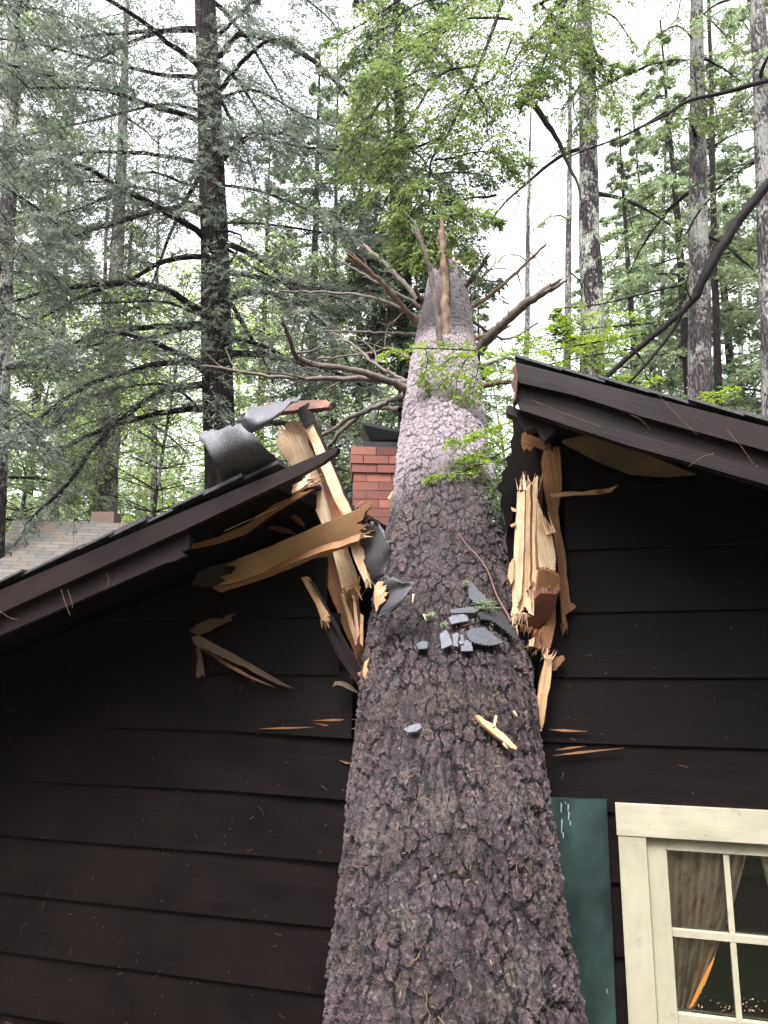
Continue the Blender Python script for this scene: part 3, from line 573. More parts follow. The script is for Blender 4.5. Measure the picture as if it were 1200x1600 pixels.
# ---------------------------------------------------------------- chimney (part of the cabin)
def brick_chimney(parent):
    ch = None; YD = 6.1; r = random.Random(6)
    m, t, b, n, L = NT('mortar'); b.inputs['Base Color'].default_value = (.045, .03, .028, 1); b.inputs['Roughness'].default_value = .9; MO = m
    m, t, b, n, L = NT('red_brick'); a = n('Attribute', attribute_name='tone'); co = coords(n, L, 'Object')
    col = ramp(n, L, a.outputs['Fac'], [(0, (.10, .034, .028)), (.5, (.19, .058, .042)), (1, (.27, .095, .065))]); col = mix(n, L, ramp(n, L, noise(n, L, co, 30, 5, .7), [(.45, 0.), (.75, .5)]), col, (.10, .05, .05))
    L(col, b.inputs['Base Color']); b.inputs['Roughness'].default_value = .8; bump(n, L, b, noise(n, L, co, 60, 5), .4, .002)
    x0 = at(548, 750, YD)[0]; ztop = at(580, 699, YD)[2]; wdt = .50; dep = .40; ang = R(4); cx = x0+wdt/2; cy = YD+dep/2
    def loc(u, v, z): return np.array([cx+u*math.cos(ang)-v*math.sin(ang), cy+u*math.sin(ang)+v*math.cos(ang), z])
    Vv, Fv, tn = [], [], []; hc = .0755; bl = .215
    def cube(u0, u1, v0, v1, z0, z1, tone):
        k = len(Vv); Vv.extend([loc(u, v, z) for z in (z0, z1) for u, v in ((u0, v0), (u1, v0), (u1, v1), (u0, v1))])
        for f in ((0, 3, 2, 1), (4, 5, 6, 7), (0, 1, 5, 4), (1, 2, 6, 5), (2, 3, 7, 6), (3, 0, 4, 7)): Fv.append([k+i for i in f]); tn.append(tone)
    for c in range(28):
        z1 = ztop-c*hc; z0 = z1-hc+.0065; ex = .012 if c in (0, 1) else (.004 if c == 2 else -.012)
        hw = wdt/2+ex; hd = dep/2+ex; u = -hw-(bl*.5 if c % 2 else 0)
        while u < hw-.01:
            a0_, a1_ = max(u, -hw), min(u+bl-.0065, hw)
            if a1_-a0_ > .02:
                j = r.uniform(-.002, .002); t_ = r.random(); cube(a0_, a1_, -hd+j, -hd+.09, z0, z1, t_); cube(a0_, a1_, hd-.09, hd, z0, z1, r.random())
            u += bl
        v = -hd+.0905+(0 if c % 2 else -.05)
        while v < hd-.0905:
            a0_, a1_ = max(v, -hd+.0905), min(v+bl-.0065, hd-.0905)
            if a1_-a0_ > .02: cube(-hw, -hw+.09, a0_, a1_, z0, z1, r.random()); cube(hw-.09, hw, a0_, a1_, z0, z1, r.random())
            v += bl
    ch = quads('chimney', np.array(Vv), len(Fv), m, parent, tone=tn, faces=np.array(Fv))
    Vv, Fv, tn = [], [], []; cube(-wdt/2+.0145, wdt/2-.0145, -dep/2+.0145, dep/2-.0145, ztop-28*hc, ztop-.012, 0)
    o = quads('mortar', np.array(Vv), len(Fv), MO, ch, faces=np.array(Fv)); 
    # black metal cap, tipped
    mk = plain('black_metal', (.010, .010, .011), .35, (.03, .03, .034), 12, .2, .002, .3)
    Vv, Fv = [], []; zc = ztop+.005
    cube(-.16, .20, -.15, .15, zc, zc+.06, 0); 
    k = len(Vv); a1, a2, a3, a4 = loc(-.17, -.19, zc+.20), loc(.30, -.19, zc+.10), loc(.30, .19, zc+.10), loc(-.17, .19, zc+.20)
    lo = [loc(-.10, -.14, zc+.07), loc(.25, -.14, zc+.065), loc(.25, .14, zc+.065), loc(-.10, .14, zc+.07)]
    tp_ = [p+np.array([0, 0, .022]) for p in (a1, a2, a3, a4)]
    Vv.extend(lo+[a1, a2, a3, a4]+tp_)
    for b0 in (0, 4):
        for i in range(4): Fv.append([k+b0+i, k+b0+(i+1) % 4, k+b0+4+(i+1) % 4, k+b0+4+i])
    Fv.append([k+8, k+9, k+10, k+11]); Fv.append([k+3, k+2, k+1, k])
    quads('chimney_cap', np.array(Vv), len(Fv), mk, ch, faces=np.array(Fv))
    tn = 0
    for p in ch.children: p.location = (0, 0, 0)
brick_chimney(CB)

# ---------------------------------------------------------------- broken timber, left of the trunk
def rough(poly):
    r = random.Random(int(poly[0][0]*13+poly[0][1])); out = []; k = len(poly); area = abs(sum(poly[i][0]*poly[(i+1) % k][1]-poly[(i+1) % k][0]*poly[i][1] for i in range(k)))/2; sm = min(1, math.sqrt(area)/40)
    for i in range(k):
        a, b_ = poly[i], poly[(i+1) % k]; l = math.hypot(b_[0]-a[0], b_[1]-a[1]); out.append(a)
        if l > 26:                                     # long sawn edges: nearly straight, a few nicks
            n_ = int(l/13)
            for j in range(1, n_): q_ = r.uniform(-.45, .45)+(r.uniform(1., 2.) if r.random() < .08 else 0); out.append((a[0]+(b_[0]-a[0])*j/n_-(b_[1]-a[1])/l*q_, a[1]+(b_[1]-a[1])*j/n_+(b_[0]-a[0])/l*q_))
        elif l > 9: out += jag(a, b_, max(2, int(l/2.6)), 1.15*sm, r.random())
    return out
def thin(poly):
    x0, y0 = poly[0]; x1, y1 = max(poly, key=lambda p: abs(p[0]-x0)); return [(x, (y0+(y1-y0)*(x-x0)/(x1-x0))+(y-(y0+(y1-y0)*(x-x0)/(x1-x0)))*.55) for x, y in poly]
def shred(mb, px, py, ang, wide, length, n_, off, mi=0, seed=0, spread=.25):
    """bundle of torn fibres at a broken end: px,py photo pixel, ang direction they point (degrees, 0 = right, 90 = down)"""
    r = random.Random(seed+int(px)); ca, sa_ = math.cos(R(ang)), math.sin(R(ang))
    n_ = int(n_*1.7)
    for k in range(n_):
        t_ = (k+r.random())/n_-.5; bx, by = px-sa_*wide*t_, py+ca*wide*t_; a2 = R(ang)+r.gauss(0, spread); l = length*r.uniform(.3, 1.1); w_ = r.uniform(.4, 1.3)
        c2_, s2_ = math.cos(a2), math.sin(a2); bx -= ca*4; by -= sa_*4; mx_, my_ = bx+c2_*l*.5+r.uniform(-1, 1), by+s2_*l*.5
        slab(mb, [(bx-s2_*w_, by+c2_*w_), (bx+s2_*w_, by-c2_*w_), (mx_+s2_*w_*.7, my_-c2_*w_*.7), (bx+c2_*l, by+s2_*l), (mx_-s2_*w_*.6, my_+c2_*w_*.6)], off+r.uniform(-.02, .012), .006, r.uniform(-.6, .6), r.uniform(-.6, .6), (mi, mi))
def piece(name, label, cat, polys, mats, group=None, fr=()):
    """polys: list of (poly, off, ext, tx, tz, mat index) -> one mesh thing"""
    mb = MB()
    for p in polys:
        poly, off, ext, tx, tz_, mi = p; poly = rough(poly) if cat not in ('split', 'stick') else thin(poly) if cat == 'split' else poly; slab(mb, poly, off, ext, tx, tz_, mi if isinstance(mi, tuple) else (mi, mi))
    for q_ in fr: shred(mb, *q_)
    o = mb.build(name, [M[k] for k in mats]); return tag(o, label, cat, group)
G = 'broken timbers torn out of the roof'
piece('broken_board', 'wide pale board with chipped top, standing tilted at the left of the trunk', 'broken board',
      [([(456, 656), (461, 655)]+[(474, 667), (500, 735), (527, 810), (560, 905)]+[(558, 918), (535, 925)]+[(520, 862), (497, 806), (467, 742), (440, 708), (430, 692), (436, 678), (444, 672), (447, 661)], .10, .03, .25, .0, (0, 1))], ['pine_pale', 'pine_brown'], G, fr=[(445, 670, -110, 26, 12, 8, .10, 0, 3), (548, 918, 65, 26, 26, 9, .10, 1, 4)])
o = piece('broken_rafter', 'upright broken rafter with bright cream edge beside the chipped wide board', 'broken rafter',
      [([(478, 668), (488, 660), (516, 722), (548, 796), (557, 822), (542, 828), (530, 800), (500, 728)], .16, .035, .1, 0, (0, 1)),
       ([(468, 672), (477, 667), (500, 727), (532, 802), (542, 829), (527, 828), (500, 745), (478, 700)], .128, .02, -.5, 0, (1, 1)),
       ([(463, 640), (483, 628), (492, 652), (540, 768), (560, 812), (567, 834), (558, 823), (549, 797), (517, 722), (489, 660), (478, 667)], .142, .03, .5, 0, (2, 2)),
       ([(540, 800), (549, 797), (556, 821), (566, 850), (580, 905), (573, 918), (556, 880), (541, 838)], .158, .03, .1, 0, (0, 1))], ['pine_pale', 'pine_red', 'fascia'], G, fr=[(482, 664, -115, 14, 10, 5, .16, 0, 5), (575, 908, 65, 12, 22, 6, .16, 0, 6)])
piece('broken_stick', 'short red-brown stick lying across the top of the broken rafter', 'stick',
      [([(409, 636), (416, 630), (470, 626), (510, 625), (516, 629), (513, 636), (470, 640), (420, 645)], .18, .03, 0, .2, 0)], ['pine_red'])
piece('broken_beam', 'long pale broken beam sticking out under the left roof edge', 'broken beam',
      [([(300, 912), (312, 894), (370, 874), (430, 850), (520, 812), (560, 796), (576, 787), (578, 793), (570, 802), (567, 812), (558, 818), (572, 822), (562, 830), (572, 838), (560, 844), (545, 849), (500, 862), (420, 893), (372, 910), (330, 917)], .20, .045, 0, -.35, (0, 1)),
       ([(330, 918), (372, 911), (420, 894), (500, 863), (560, 845), (556, 850), (500, 870), (425, 900), (345, 926)], .185, .04, 0, -1.2, (1, 1)),
       ([(297, 914), (310, 893), (340, 882), (372, 874), (352, 884), (368, 886), (344, 892), (360, 897), (338, 900), (352, 908), (331, 918), (318, 918)], .212, .01, 0, -.35, (2, 2)), ([(330, 890), (352, 884), (344, 892), (360, 896), (340, 902), (326, 908)], .215, .01, 0, -.35, (2, 2))], ['flaky', 'pine_brown', 'fascia'], G, fr=[(566, 818, -18, 50, 20, 16, .20, 0, 1), (566, 835, 0, 26, 12, 9, .19, 1, 2)])
piece('split_batten', 'long thin split batten with splintered tip under the left fascia', 'batten',
      [([(293, 852), (330, 842), (380, 822), (425, 790), (450, 772), (478, 768), (490, 764), (470, 776), (445, 790), (420, 806), (380, 836), (330, 852), (300, 858)], .335, .025, 0, -.2, 0),
       ([(440, 766), (470, 752), (486, 738), (480, 752), (500, 756), (478, 762), (466, 770), (445, 776)], .345, .012, .1, 0, 1),
       ([(433, 774), (462, 762), (488, 750), (470, 764), (440, 780)], .355, .010, .1, 0, 1)], ['pine_brown', 'pine_pale'], G, fr=[(484, 752, -20, 16, 24, 10, .345, 1, 7)])
piece('dark_board', 'dark painted board with pale split edge leaning against the left flank of the trunk', 'board',
      [([(478, 902), (492, 912), (540, 1000), (566, 1046), (566, 1062), (556, 1058), (520, 975), (500, 935)], .14, .022, .3, 0, (0, 0)),
       ([(470, 902), (478, 901), (500, 935), (512, 962), (511, 972), (502, 968), (494, 945)], .15, .02, -.3, 0, (1, 1)),
       ([(500, 968), (512, 972), (560, 1060), (556, 1066), (530, 1030)], .146, .012, -.2, 0, (0, 0))], ['fascia', 'pine'], G, fr=[(507, 970, 75, 12, 18, 8, .15, 1, 10), (562, 1055, 60, 14, 26, 6, .14, 1, 11)])
piece('splintered_board', 'brown splintered board deep behind the dark leaning board', 'broken board',
      [([(498, 858), (530, 850), (556, 905), (560, 950), (568, 1010), (565, 1040), (552, 1015), (540, 990), (520, 940), (505, 900)], -.02, .03, .2, 0, 0),
       ([(532, 925), (540, 930), (560, 1000), (556, 1010), (548, 985)], .06, .01, .2, 0, 1), ([(550, 928), (555, 932), (562, 990), (558, 1000)], .08, .01, .2, 0, 1), ([(563, 958), (568, 962), (567, 1010), (562, 1004)], .09, .01, .2, 0, 1)], ['pine_brown', 'pine'], G, fr=[(560, 1020, 75, 22, 30, 9, -.01, 0, 8), (548, 930, -80, 26, 34, 9, .0, 1, 9)])
piece('wood_stub', 'small orange stub of wood poking out above the left roof edge', 'wood stub',
      [([(325, 786), (338, 774), (345, 766), (352, 763), (358, 767), (355, 773), (345, 778), (334, 786)], .43, .04, 0, .4, 0)], ['pine_brown'])
piece('splinter', 'thin pale splinter above the left fascia near the rafter', 'splinter', [([(416, 718), (434, 708), (437, 712), (420, 722)], .30, .008, 0, 0, 0)], ['pine_pale'])
piece('roof_lath', 'thin split lath crossing the dark space behind the beam', 'lath', [([(392, 816), (400, 814), (450, 826), (462, 834), (440, 832)], .12, .012, 0, 0, 0), ([(432, 782), (442, 786), (470, 812), (475, 822), (464, 818), (445, 800)], .14, .015, 0, 0, 0)], ['pine_red'])
piece('hanging_lath', 'long splintered lath hanging down across the dark gable left of the trunk', 'lath',
      [([(298, 996), (308, 992), (350, 1014), (400, 1042), (440, 1066), (458, 1076), (436, 1070), (395, 1050), (345, 1026), (305, 1006)], .08, .012, .2, 0, 0), ([(300, 1004), (306, 1006), (350, 1032), (400, 1060), (430, 1074), (395, 1062), (345, 1036)], .07, .01, 0, .3, 1)], ['shade_pine', 'pine_red'])
piece('wood_flake', 'short flake of bare wood dangling below the hanging lath', 'wood flake', [([(306, 1012), (312, 1010), (316, 1030), (320, 1058), (315, 1054), (311, 1060), (306, 1056), (308, 1030)], .05, .010, .1, .1, 0)], ['shade_pine'])
piece('torn_siding_face', 'ragged patch of bare torn wood on the dark gable', 'torn wood', [([(295, 987), (308, 975), (330, 966), (350, 968), (352, 962), (362, 960), (370, 958), (360, 966), (366, 968), (350, 974), (338, 980), (325, 988), (310, 992)], .033, .006, 0, 0, 0)], ['shade_pine'])
piece('curled_splinter', 'curled splinter at the foot of the dark leaning board', 'splinter', [([(519, 1073), (524, 1064), (535, 1064), (548, 1070), (562, 1084), (550, 1080), (535, 1072), (527, 1070)], .10, .01, .1, .2, 0), ([(545, 1060), (556, 1052), (566, 1048), (558, 1058)], .12, .008, 0, 0, 1)], ['shade_pine', 'pine_red'])
piece('bark_edge_splinter', 'pale splinter stuck on the left edge of the trunk bark', 'splinter', [([(566, 1052), (570, 1034), (577, 1028), (573, 1042), (576, 1050), (570, 1062)], .30, .01, 0, 0, 0)], ['pine'])
for k, (pl, lb) in enumerate([([(404, 1139), (440, 1135), (492, 1136), (450, 1141)], 'longest pale split in the siding left of the trunk'), ([(488, 1126), (520, 1122), (562, 1124), (520, 1128)], 'thin upper split in the siding beside the trunk'),
        ([(490, 1130), (530, 1134), (560, 1140), (520, 1139)], 'lower forked split in the siding beside the trunk'), ([(530, 1188), (540, 1191), (553, 1194), (540, 1195)], 'small pale chip in the siding beside the trunk'),
        ([(858, 1140), (880, 1138), (918, 1143), (880, 1145)], 'thin upper split in the siding right of the trunk'), ([(864, 1181), (905, 1172), (975, 1169), (910, 1178)], 'long slanting split in the siding above the green shutter'), ([(868, 1172), (890, 1166), (915, 1166), (885, 1172)], 'short slanting split above the longer one, right of the trunk')]):
    piece('siding_split', lb, 'split', [(pl, .034, .006, 0, 0, 0)], ['pine_brown'])

# curled roofing felt
def sheet(name, label, pa, pb, oa, ob, mat, cat='roofing felt', curl=.0, n1=14, seed=0):
    """a bent sheet between two photo-pixel edge polylines with their own distances in front of the wall"""
    r = rs(seed); n2 = 16; A_ = cat_rom(np.array([[*p, 0] for p in pa]), n2); B_ = cat_rom(np.array([[*p, 0] for p in pb]), n2); mb = MB(); Vv = []; UVs = []
    for j in range(n2):
        for i in range(n1):
            u = i/(n1-1); x = A_[j][0]*(1-u)+B_[j][0]*u; y = A_[j][1]*(1-u)+B_[j][1]*u
            o_ = oa*(1-u)+ob*u+curl*math.sin(math.pi*u)+.012*math.sin(3*j/n2*3+u*4)
            if i in (0, n1-1) or j in (0, n2-1): x += r.randn()*2.2; y += r.randn()*2.2
            Vv.append(wp(x, y, o_)); UVs.append((u, j/n2))
    mb.add(Vv, [(j*n1+i, j*n1+i+1, (j+1)*n1+i+1, (j+1)*n1+i) for j in range(n2-1) for i in range(n1-1)], UVs)
    o = mb.build(name, M[mat], None, True); md = o.modifiers.new('thickness', 'SOLIDIFY'); md.thickness = .004; return tag(o, label, cat)
sheet('roofing_felt', 'large curled sheet of grey asphalt roofing rolled up on the left roof edge', [(308, 684), (322, 674), (350, 668), (376, 661)], [(362, 776), (395, 762), (425, 748), (452, 733)], .62, .38, 'felt', curl=.10, seed=1)
sheet('roofing_felt', 'smaller curled strip of grey asphalt roofing behind the larger sheet', [(372, 656), (388, 676), (415, 664), (428, 650)], [(396, 636), (430, 630), (462, 624), (474, 616)], .35, .22, 'felt', curl=.08, seed=2)
sheet('roofing_flap', 'black roofing flap bent against the left side of the trunk', [(563, 815), (567, 845), (570, 875), (586, 910)], [(592, 819), (604, 840), (613, 861), (600, 898)], .16, .22, 'felt_mid', curl=.012, seed=3)
sheet('roofing_flap', 'flat grey roofing flap resting on the trunk bark below the bent one', [(599, 900), (594, 925), (588, 948), (585, 967)], [(650, 912), (640, 926), (620, 948), (592, 968)], .36, .44, 'felt_mid', curl=.008, seed=4)
o = piece('splintered_wood', 'bright tuft of splintered wood sticking out between the two roofing flaps', 'splintered wood', [([(585, 915), (592, 908), (600, 909), (597, 916), (605, 914), (598, 924), (607, 926), (600, 934), (604, 938), (592, 946), (588, 958), (584, 940)], .42, .03, .3, 0, (0, 1)), ([(590, 922), (604, 918), (598, 928), (592, 930)], .46, .01, 0, 0, 2)], ['pine', 'pine_red', 'pine_pale'])

# ---------------------------------------------------------------- broken timber, right of the trunk
piece('splintered_post', 'big pale splintered post hanging right of the trunk', 'splintered post',
      [([(808, 768), (813, 766), (814, 775), (826, 758), (829, 753), (831, 764), (838, 742), (841, 745), (838, 800), (840, 850), (845, 880), (841, 905), (846, 925), (838, 922), (835, 935), (834, 962), (826, 958), (820, 948), (812, 962), (808, 978), (800, 972), (798, 960), (802, 900), (804, 840)], .12, .06, -.25, 0, (0, 1)),
       ([(838, 770), (843, 790), (850, 806), (861, 826), (868, 868), (868, 894), (856, 888), (842, 886), (839, 840)], .135, .03, .45, .1, (0, 1)),
       ([(813, 770), (820, 766), (819, 850), (815, 930), (808, 950), (810, 860)], .132, .02, -.1, 0, (0, 0)), ([(822, 766), (829, 756), (828, 850), (829, 915), (822, 925), (822, 850)], .138, .02, -.4, 0, (2, 2))], ['pine_pale', 'pine_brown', 'pine'], G, fr=[(812, 962, 95, 24, 34, 14, .12, 0, 12), (836, 925, 85, 22, 30, 10, .13, 0, 13), (826, 762, -88, 34, 30, 14, .12, 0, 14), (858, 830, -110, 16, 40, 8, .135, 0, 15)])
piece('wood_block', 'brown splintered block wedged under the pale post', 'wood block',
      [([(843, 889), (855, 890), (874, 900), (876, 918), (868, 928), (845, 925), (836, 930), (840, 905)], .15, .06, .2, -.4, (0, 0)), ([(835, 935), (845, 926), (868, 928), (876, 920), (868, 948), (850, 975), (832, 992), (812, 985), (806, 975), (815, 965), (834, 963)], .125, .06, .1, -.8, (1, 1))], ['pine_brown', 'pine_red'], G, fr=[(830, 985, 110, 34, 16, 9, .12, 0, 16), (850, 925, 60, 26, 16, 8, .16, 0, 17)])
piece('broken_stud', 'long narrow brown stud behind the pale post, reaching up to the right eave', 'broken stud',
      [([(846, 720), (850, 702), (862, 706), (872, 698), (876, 712), (878, 760), (872, 800), (884, 870), (891, 940), (901, 947), (893, 955), (884, 960), (887, 982), (879, 984), (876, 940), (872, 880), (860, 810), (850, 760)], .05, .045, .1, 0, (0, 1))], ['pine_brown', 'pine_red'], G, fr=[(882, 978, 85, 10, 22, 6, .05, 0, 18), (864, 702, -95, 24, 12, 8, .05, 0, 19)])
piece('broken_batten', 'narrow orange batten hanging lowest at the right of the trunk', 'batten',
      [([(852, 1022), (864, 1024), (861, 1060), (850, 1130), (846, 1143), (832, 1140), (832, 1128), (842, 1070)], .10, .02, .2, 0, (0, 1))], ['pine', 'pine_brown'], G, fr=[(858, 1026, -80, 12, 18, 5, .10, 0, 20)])
piece('splintered_board', 'brown splintered board between the pale post and the lowest batten', 'broken board',
      [([(868, 945), (868, 975), (862, 1005), (858, 1020), (848, 1030), (846, 1015), (836, 1012), (826, 1008), (836, 990), (852, 975)], .09, .03, .2, 0, (0, 0)), ([(827, 1000), (836, 995), (834, 1010), (826, 1010)], .12, .02, 0, 0, (1, 1))], ['pine_brown', 'pine'], G, fr=[(840, 1010, 110, 34, 22, 10, .09, 1, 21)])
piece('wood_flake', 'ragged brown flake right of the lowest batten', 'wood flake', [([(862, 1035), (870, 1026), (880, 1024), (883, 1030), (874, 1040), (868, 1048), (860, 1048)], .06, .01, 0, 0, 0)], ['pine_brown'])
piece('soffit_board', 'bare pine board showing under the right eave', 'board', [([(878, 692), (900, 686), (930, 682), (990, 702), (1088, 742), (1040, 746), (985, 742), (930, 720)], .20, .02, 0, -.9, (0, 0))], ['soffit'], G)
piece('split_strip', 'thin horizontal pale strip splitting off under the right eave', 'strip', [([(858, 772), (880, 769), (925, 766), (950, 764), (966, 758), (955, 769), (935, 773), (900, 774), (862, 777)], .13, .015, 0, -.3, 0)], ['pine'])
piece('broken_corner_wood', 'small torn wood corner hanging right under the end of the right roof', 'torn wood', [([(815, 678), (824, 672), (830, 680), (845, 686), (858, 694), (850, 704), (835, 698), (828, 705), (822, 700), (818, 706), (814, 694)], .28, .03, 0, -.3, 0)], ['pine_brown'])
for pl, lb in (([(798, 792), (806, 795), (806, 800), (800, 798)], 'uppermost tiny pale chip at the left edge of the big splintered post'), ([(797, 820), (806, 816), (806, 821), (799, 824)], 'second tiny pale chip at the left edge of the big splintered post'), ([(796, 880), (803, 870), (803, 905), (798, 915), (793, 900)], 'ragged pale chip low at the left edge of the big splintered post')): piece('wood_chip', lb, 'wood chip', [(pl, .12, .01, 0, 0, 0)], ['pine'])
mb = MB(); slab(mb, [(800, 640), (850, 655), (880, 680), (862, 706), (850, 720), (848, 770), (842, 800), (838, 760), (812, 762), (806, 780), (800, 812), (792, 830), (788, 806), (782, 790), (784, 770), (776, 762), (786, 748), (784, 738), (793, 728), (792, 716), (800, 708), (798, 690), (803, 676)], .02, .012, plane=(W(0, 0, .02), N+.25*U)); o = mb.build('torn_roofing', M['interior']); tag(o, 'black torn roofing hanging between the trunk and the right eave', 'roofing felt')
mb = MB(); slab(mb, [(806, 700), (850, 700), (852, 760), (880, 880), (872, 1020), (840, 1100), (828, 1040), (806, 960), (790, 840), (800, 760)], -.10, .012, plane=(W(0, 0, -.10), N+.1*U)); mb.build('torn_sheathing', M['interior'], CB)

# ---------------------------------------------------------------- things lying on the trunk
def on_trunk(px, py, lift=.02):
    """first hit of the pixel ray with the trunk's round surface -> point, outward normal"""
    d = nrm(ray(px, py)); t_ = 1.0
    for _ in range(400):
        p = CAM+d*t_; s = float((p-O)@D); c = axis([s])[0]; v = p-c; v = v-(v@D)*D; dist = np.linalg.norm(v)-float(radius(s))-lift
        if dist < .0015: break
        t_ += max(dist*.7, .001)
    return p, nrm(v)
def on_bark(name, label, cat, poly, mat, ext=.008, lift=.022, group=None, tilt=(0, 0, 0)):
    cx = np.mean([p[0] for p in poly]); cy = np.mean([p[1] for p in poly]); p, nn = on_trunk(cx, cy, lift); mb = MB()
    slab(mb, poly, 0, ext, plane=(p, nrm(nn+np.array(tilt)))); o = mb.build(name, M[mat]); return tag(o, label, cat, group)
GS = 'broken pieces of roof shingle lying on the trunk'
M['slate'] = plain('shingle_fragment', (.055, .055, .068), .45, (.12, .12, .145), 130, .6, .003, det=3); M['slate_dark'] = plain('shingle_fragment_dark', (.03, .032, .038), .5, (.08, .085, .10), 130, .6, .003, det=3)
for k, (pl, mt, lb) in enumerate([([(731, 911), (737, 909), (748, 922), (757, 930), (760, 942), (752, 945), (740, 938), (733, 935)], 'slate_dark', 'uppermost shingle piece, narrow and dark, on the trunk bark'),
        ([(700, 964), (722, 959), (730, 962), (732, 970), (705, 975)], 'slate', 'small flat shingle piece just above the cluster on the trunk'),
        ([(687, 990), (697, 983), (703, 993), (707, 1007), (690, 1014)], 'slate', 'leftmost light grey shingle piece of the cluster on the trunk'),
        ([(707, 991), (713, 988), (717, 990), (715, 1003), (716, 1010), (708, 1009)], 'slate', 'tiny light shingle chip right of the leftmost piece in the cluster'),
        ([(719, 991), (724, 992), (725, 1005), (719, 1007), (716, 1002), (720, 1000)], 'slate', 'tiny pale shingle chip in the middle of the cluster'),
        ([(721, 1008), (727, 1000), (736, 1000), (739, 1017), (720, 1017)], 'slate', 'square light grey shingle piece at the bottom of the cluster'),
        ([(728, 990), (735, 982), (756, 980), (772, 992), (787, 1004), (765, 1009), (748, 1006), (737, 1003)], 'slate_dark', 'biggest shingle piece, dark grey and pointed, right end of the cluster'),
        ([(650, 1006), (660, 1001), (669, 1003), (667, 1013), (654, 1014)], 'slate_dark', 'small dark shingle piece alone left of the cluster'),
        ([(630, 1139), (642, 1133), (656, 1130), (659, 1137), (650, 1143), (637, 1144)], 'slate', 'small shingle piece lowest on the trunk, left side'),
        ([(745, 957), (770, 955), (790, 962), (803, 985), (806, 1000), (790, 985), (770, 970), (752, 967)], 'felt_dark', 'long black strip of roofing on the right side of the trunk'),
        ([(702, 952), (735, 948), (748, 953), (742, 957), (705, 958)], 'slate_dark', 'thin dark shingle sliver above the small flat piece')]):
    on_bark('shingle_fragment', lb, 'shingle fragment', rough(pl), mt, .005, .024 if mt == 'slate' else .02, GS, (0, 0, .25))
on_bark('splinter', 'long pale splinter lying low on the right of the trunk', 'splinter', [(744, 1117), (749, 1118), (758, 1125), (770, 1131), (779, 1140), (790, 1148), (800, 1160), (808, 1167), (806, 1171), (799, 1168), (786, 1157), (776, 1150), (764, 1140), (756, 1133), (748, 1124)], 'pine', .008, .028)
on_bark('splinter', 'short pale splinter crossing the long one on the trunk', 'splinter', [(774, 1117), (777, 1119), (774, 1135), (770, 1136)], 'pine', .006, .032)
for k, (x, y, l, a, lb) in enumerate([(790, 1165, 12, .9, 'little splinter at the lower end of the long pale one'), (645, 935, 14, 1.7, 'small upright splinter near the flat roofing flap on the trunk'), (664, 965, 12, 1.2, 'small splinter on the bark left of the shingle cluster'), (610, 773, 14, -1.1, 'pale chip on the upper left edge of the trunk beside the chimney'), (806, 1115, 11, .9, 'small pale splinter near the right edge of the trunk')]):
    c, s = math.cos(a), math.sin(a); on_bark('splinter', lb, 'splinter', [(x-c*l/2-s*1.5, y-s*l/2+c*1.5), (x-c*l/2+s*1.5, y-s*l/2-c*1.5), (x+c*l/2, y+s*l/2)], 'pine_pale', .004, .026)
P_ = [on_trunk(x, y, .03)[0] for x, y in ((717, 833), (728, 850), (745, 868), (762, 892), (776, 930), (790, 955), (799, 972))]
q = QB(); q.tube(cat_rom(P_, 30), np.linspace(.0028, .0048, 30), 7, rs(3), .06); q.tube(cat_rom([P_[4], P_[4]+np.array([.03, -.02, .05])], 4), [.003, .002, .002, .001], 5)
M['redtwig'] = plain('red_twig', (.05, .018, .016), .5, (.10, .040, .034), 60); tag(q.build('twig', M['redtwig']), 'thin reddish twig lying on the right side of the trunk', 'twig')
M['lichen'] = plain('pale_lichen', (.13, .17, .09), .8, (.25, .31, .19), 60)
for k, (x, y, sz, lb) in enumerate([(755, 948, .045, 'pale green lichen tuft over the black roofing strip on the trunk'), (728, 912, .015, 'small lichen tuft beside the uppermost shingle piece'), (672, 962, .017, 'small lichen tuft on the bark left of the shingle cluster'), (694, 976, .014, 'small lichen tuft just left of the flat shingle piece')]):
    r = rs(k); p, nn = on_trunk(x, y, .02); q = QB()
    for j in range(int(50*sz/.03)+30):
        d = nrm(r.randn(3)+nn*.6); d[0] *= 1.7; l = sz*r.uniform(.2, .8); q.tube(cat_rom([p+r.randn(3)*sz*.3, p+d*l*.5+r.randn(3)*sz*.15, p+d*l+r.randn(3)*sz*.2], 6), np.linspace(.0016, .0008, 6), 4)
    tag(q.build('lichen_tuft', M['lichen']), lb, 'lichen')
M['needle'] = plain('dead_needles', (.16, .09, .045), .7, (.34, .23, .14), 40)
q = QB(); r = rs(21)
for k in range(170):
    y = r.uniform(700, 1640); l_ = np.interp(y, [x[0] for x in rows][::-1], [x[1] for x in rows][::-1]); r_ = np.interp(y, [x[0] for x in rows][::-1], [x[2] for x in rows][::-1])
    p, nn = on_trunk(r.uniform(l_+6, r_-6), y, .014+.01*r.rand()); d = nrm(np.cross(nn, r.randn(3)))+nn*.15*r.randn(); l = 10**r.uniform(-2.3, -1.45); bd = r.randn(3)*l*.12
    q.tube(np.array([p, p+d*l*.5+bd, p+d*l]), r.uniform(.0004, .0008)*(1 if l > .015 else 1.8), 3)
o = q.build('bark_litter', M['needle']); o['kind'] = 'stuff'; tag(o, 'dead needles and bits of wood sprinkled over the fallen trunk', 'litter')
q = QB(); r = rs(22)
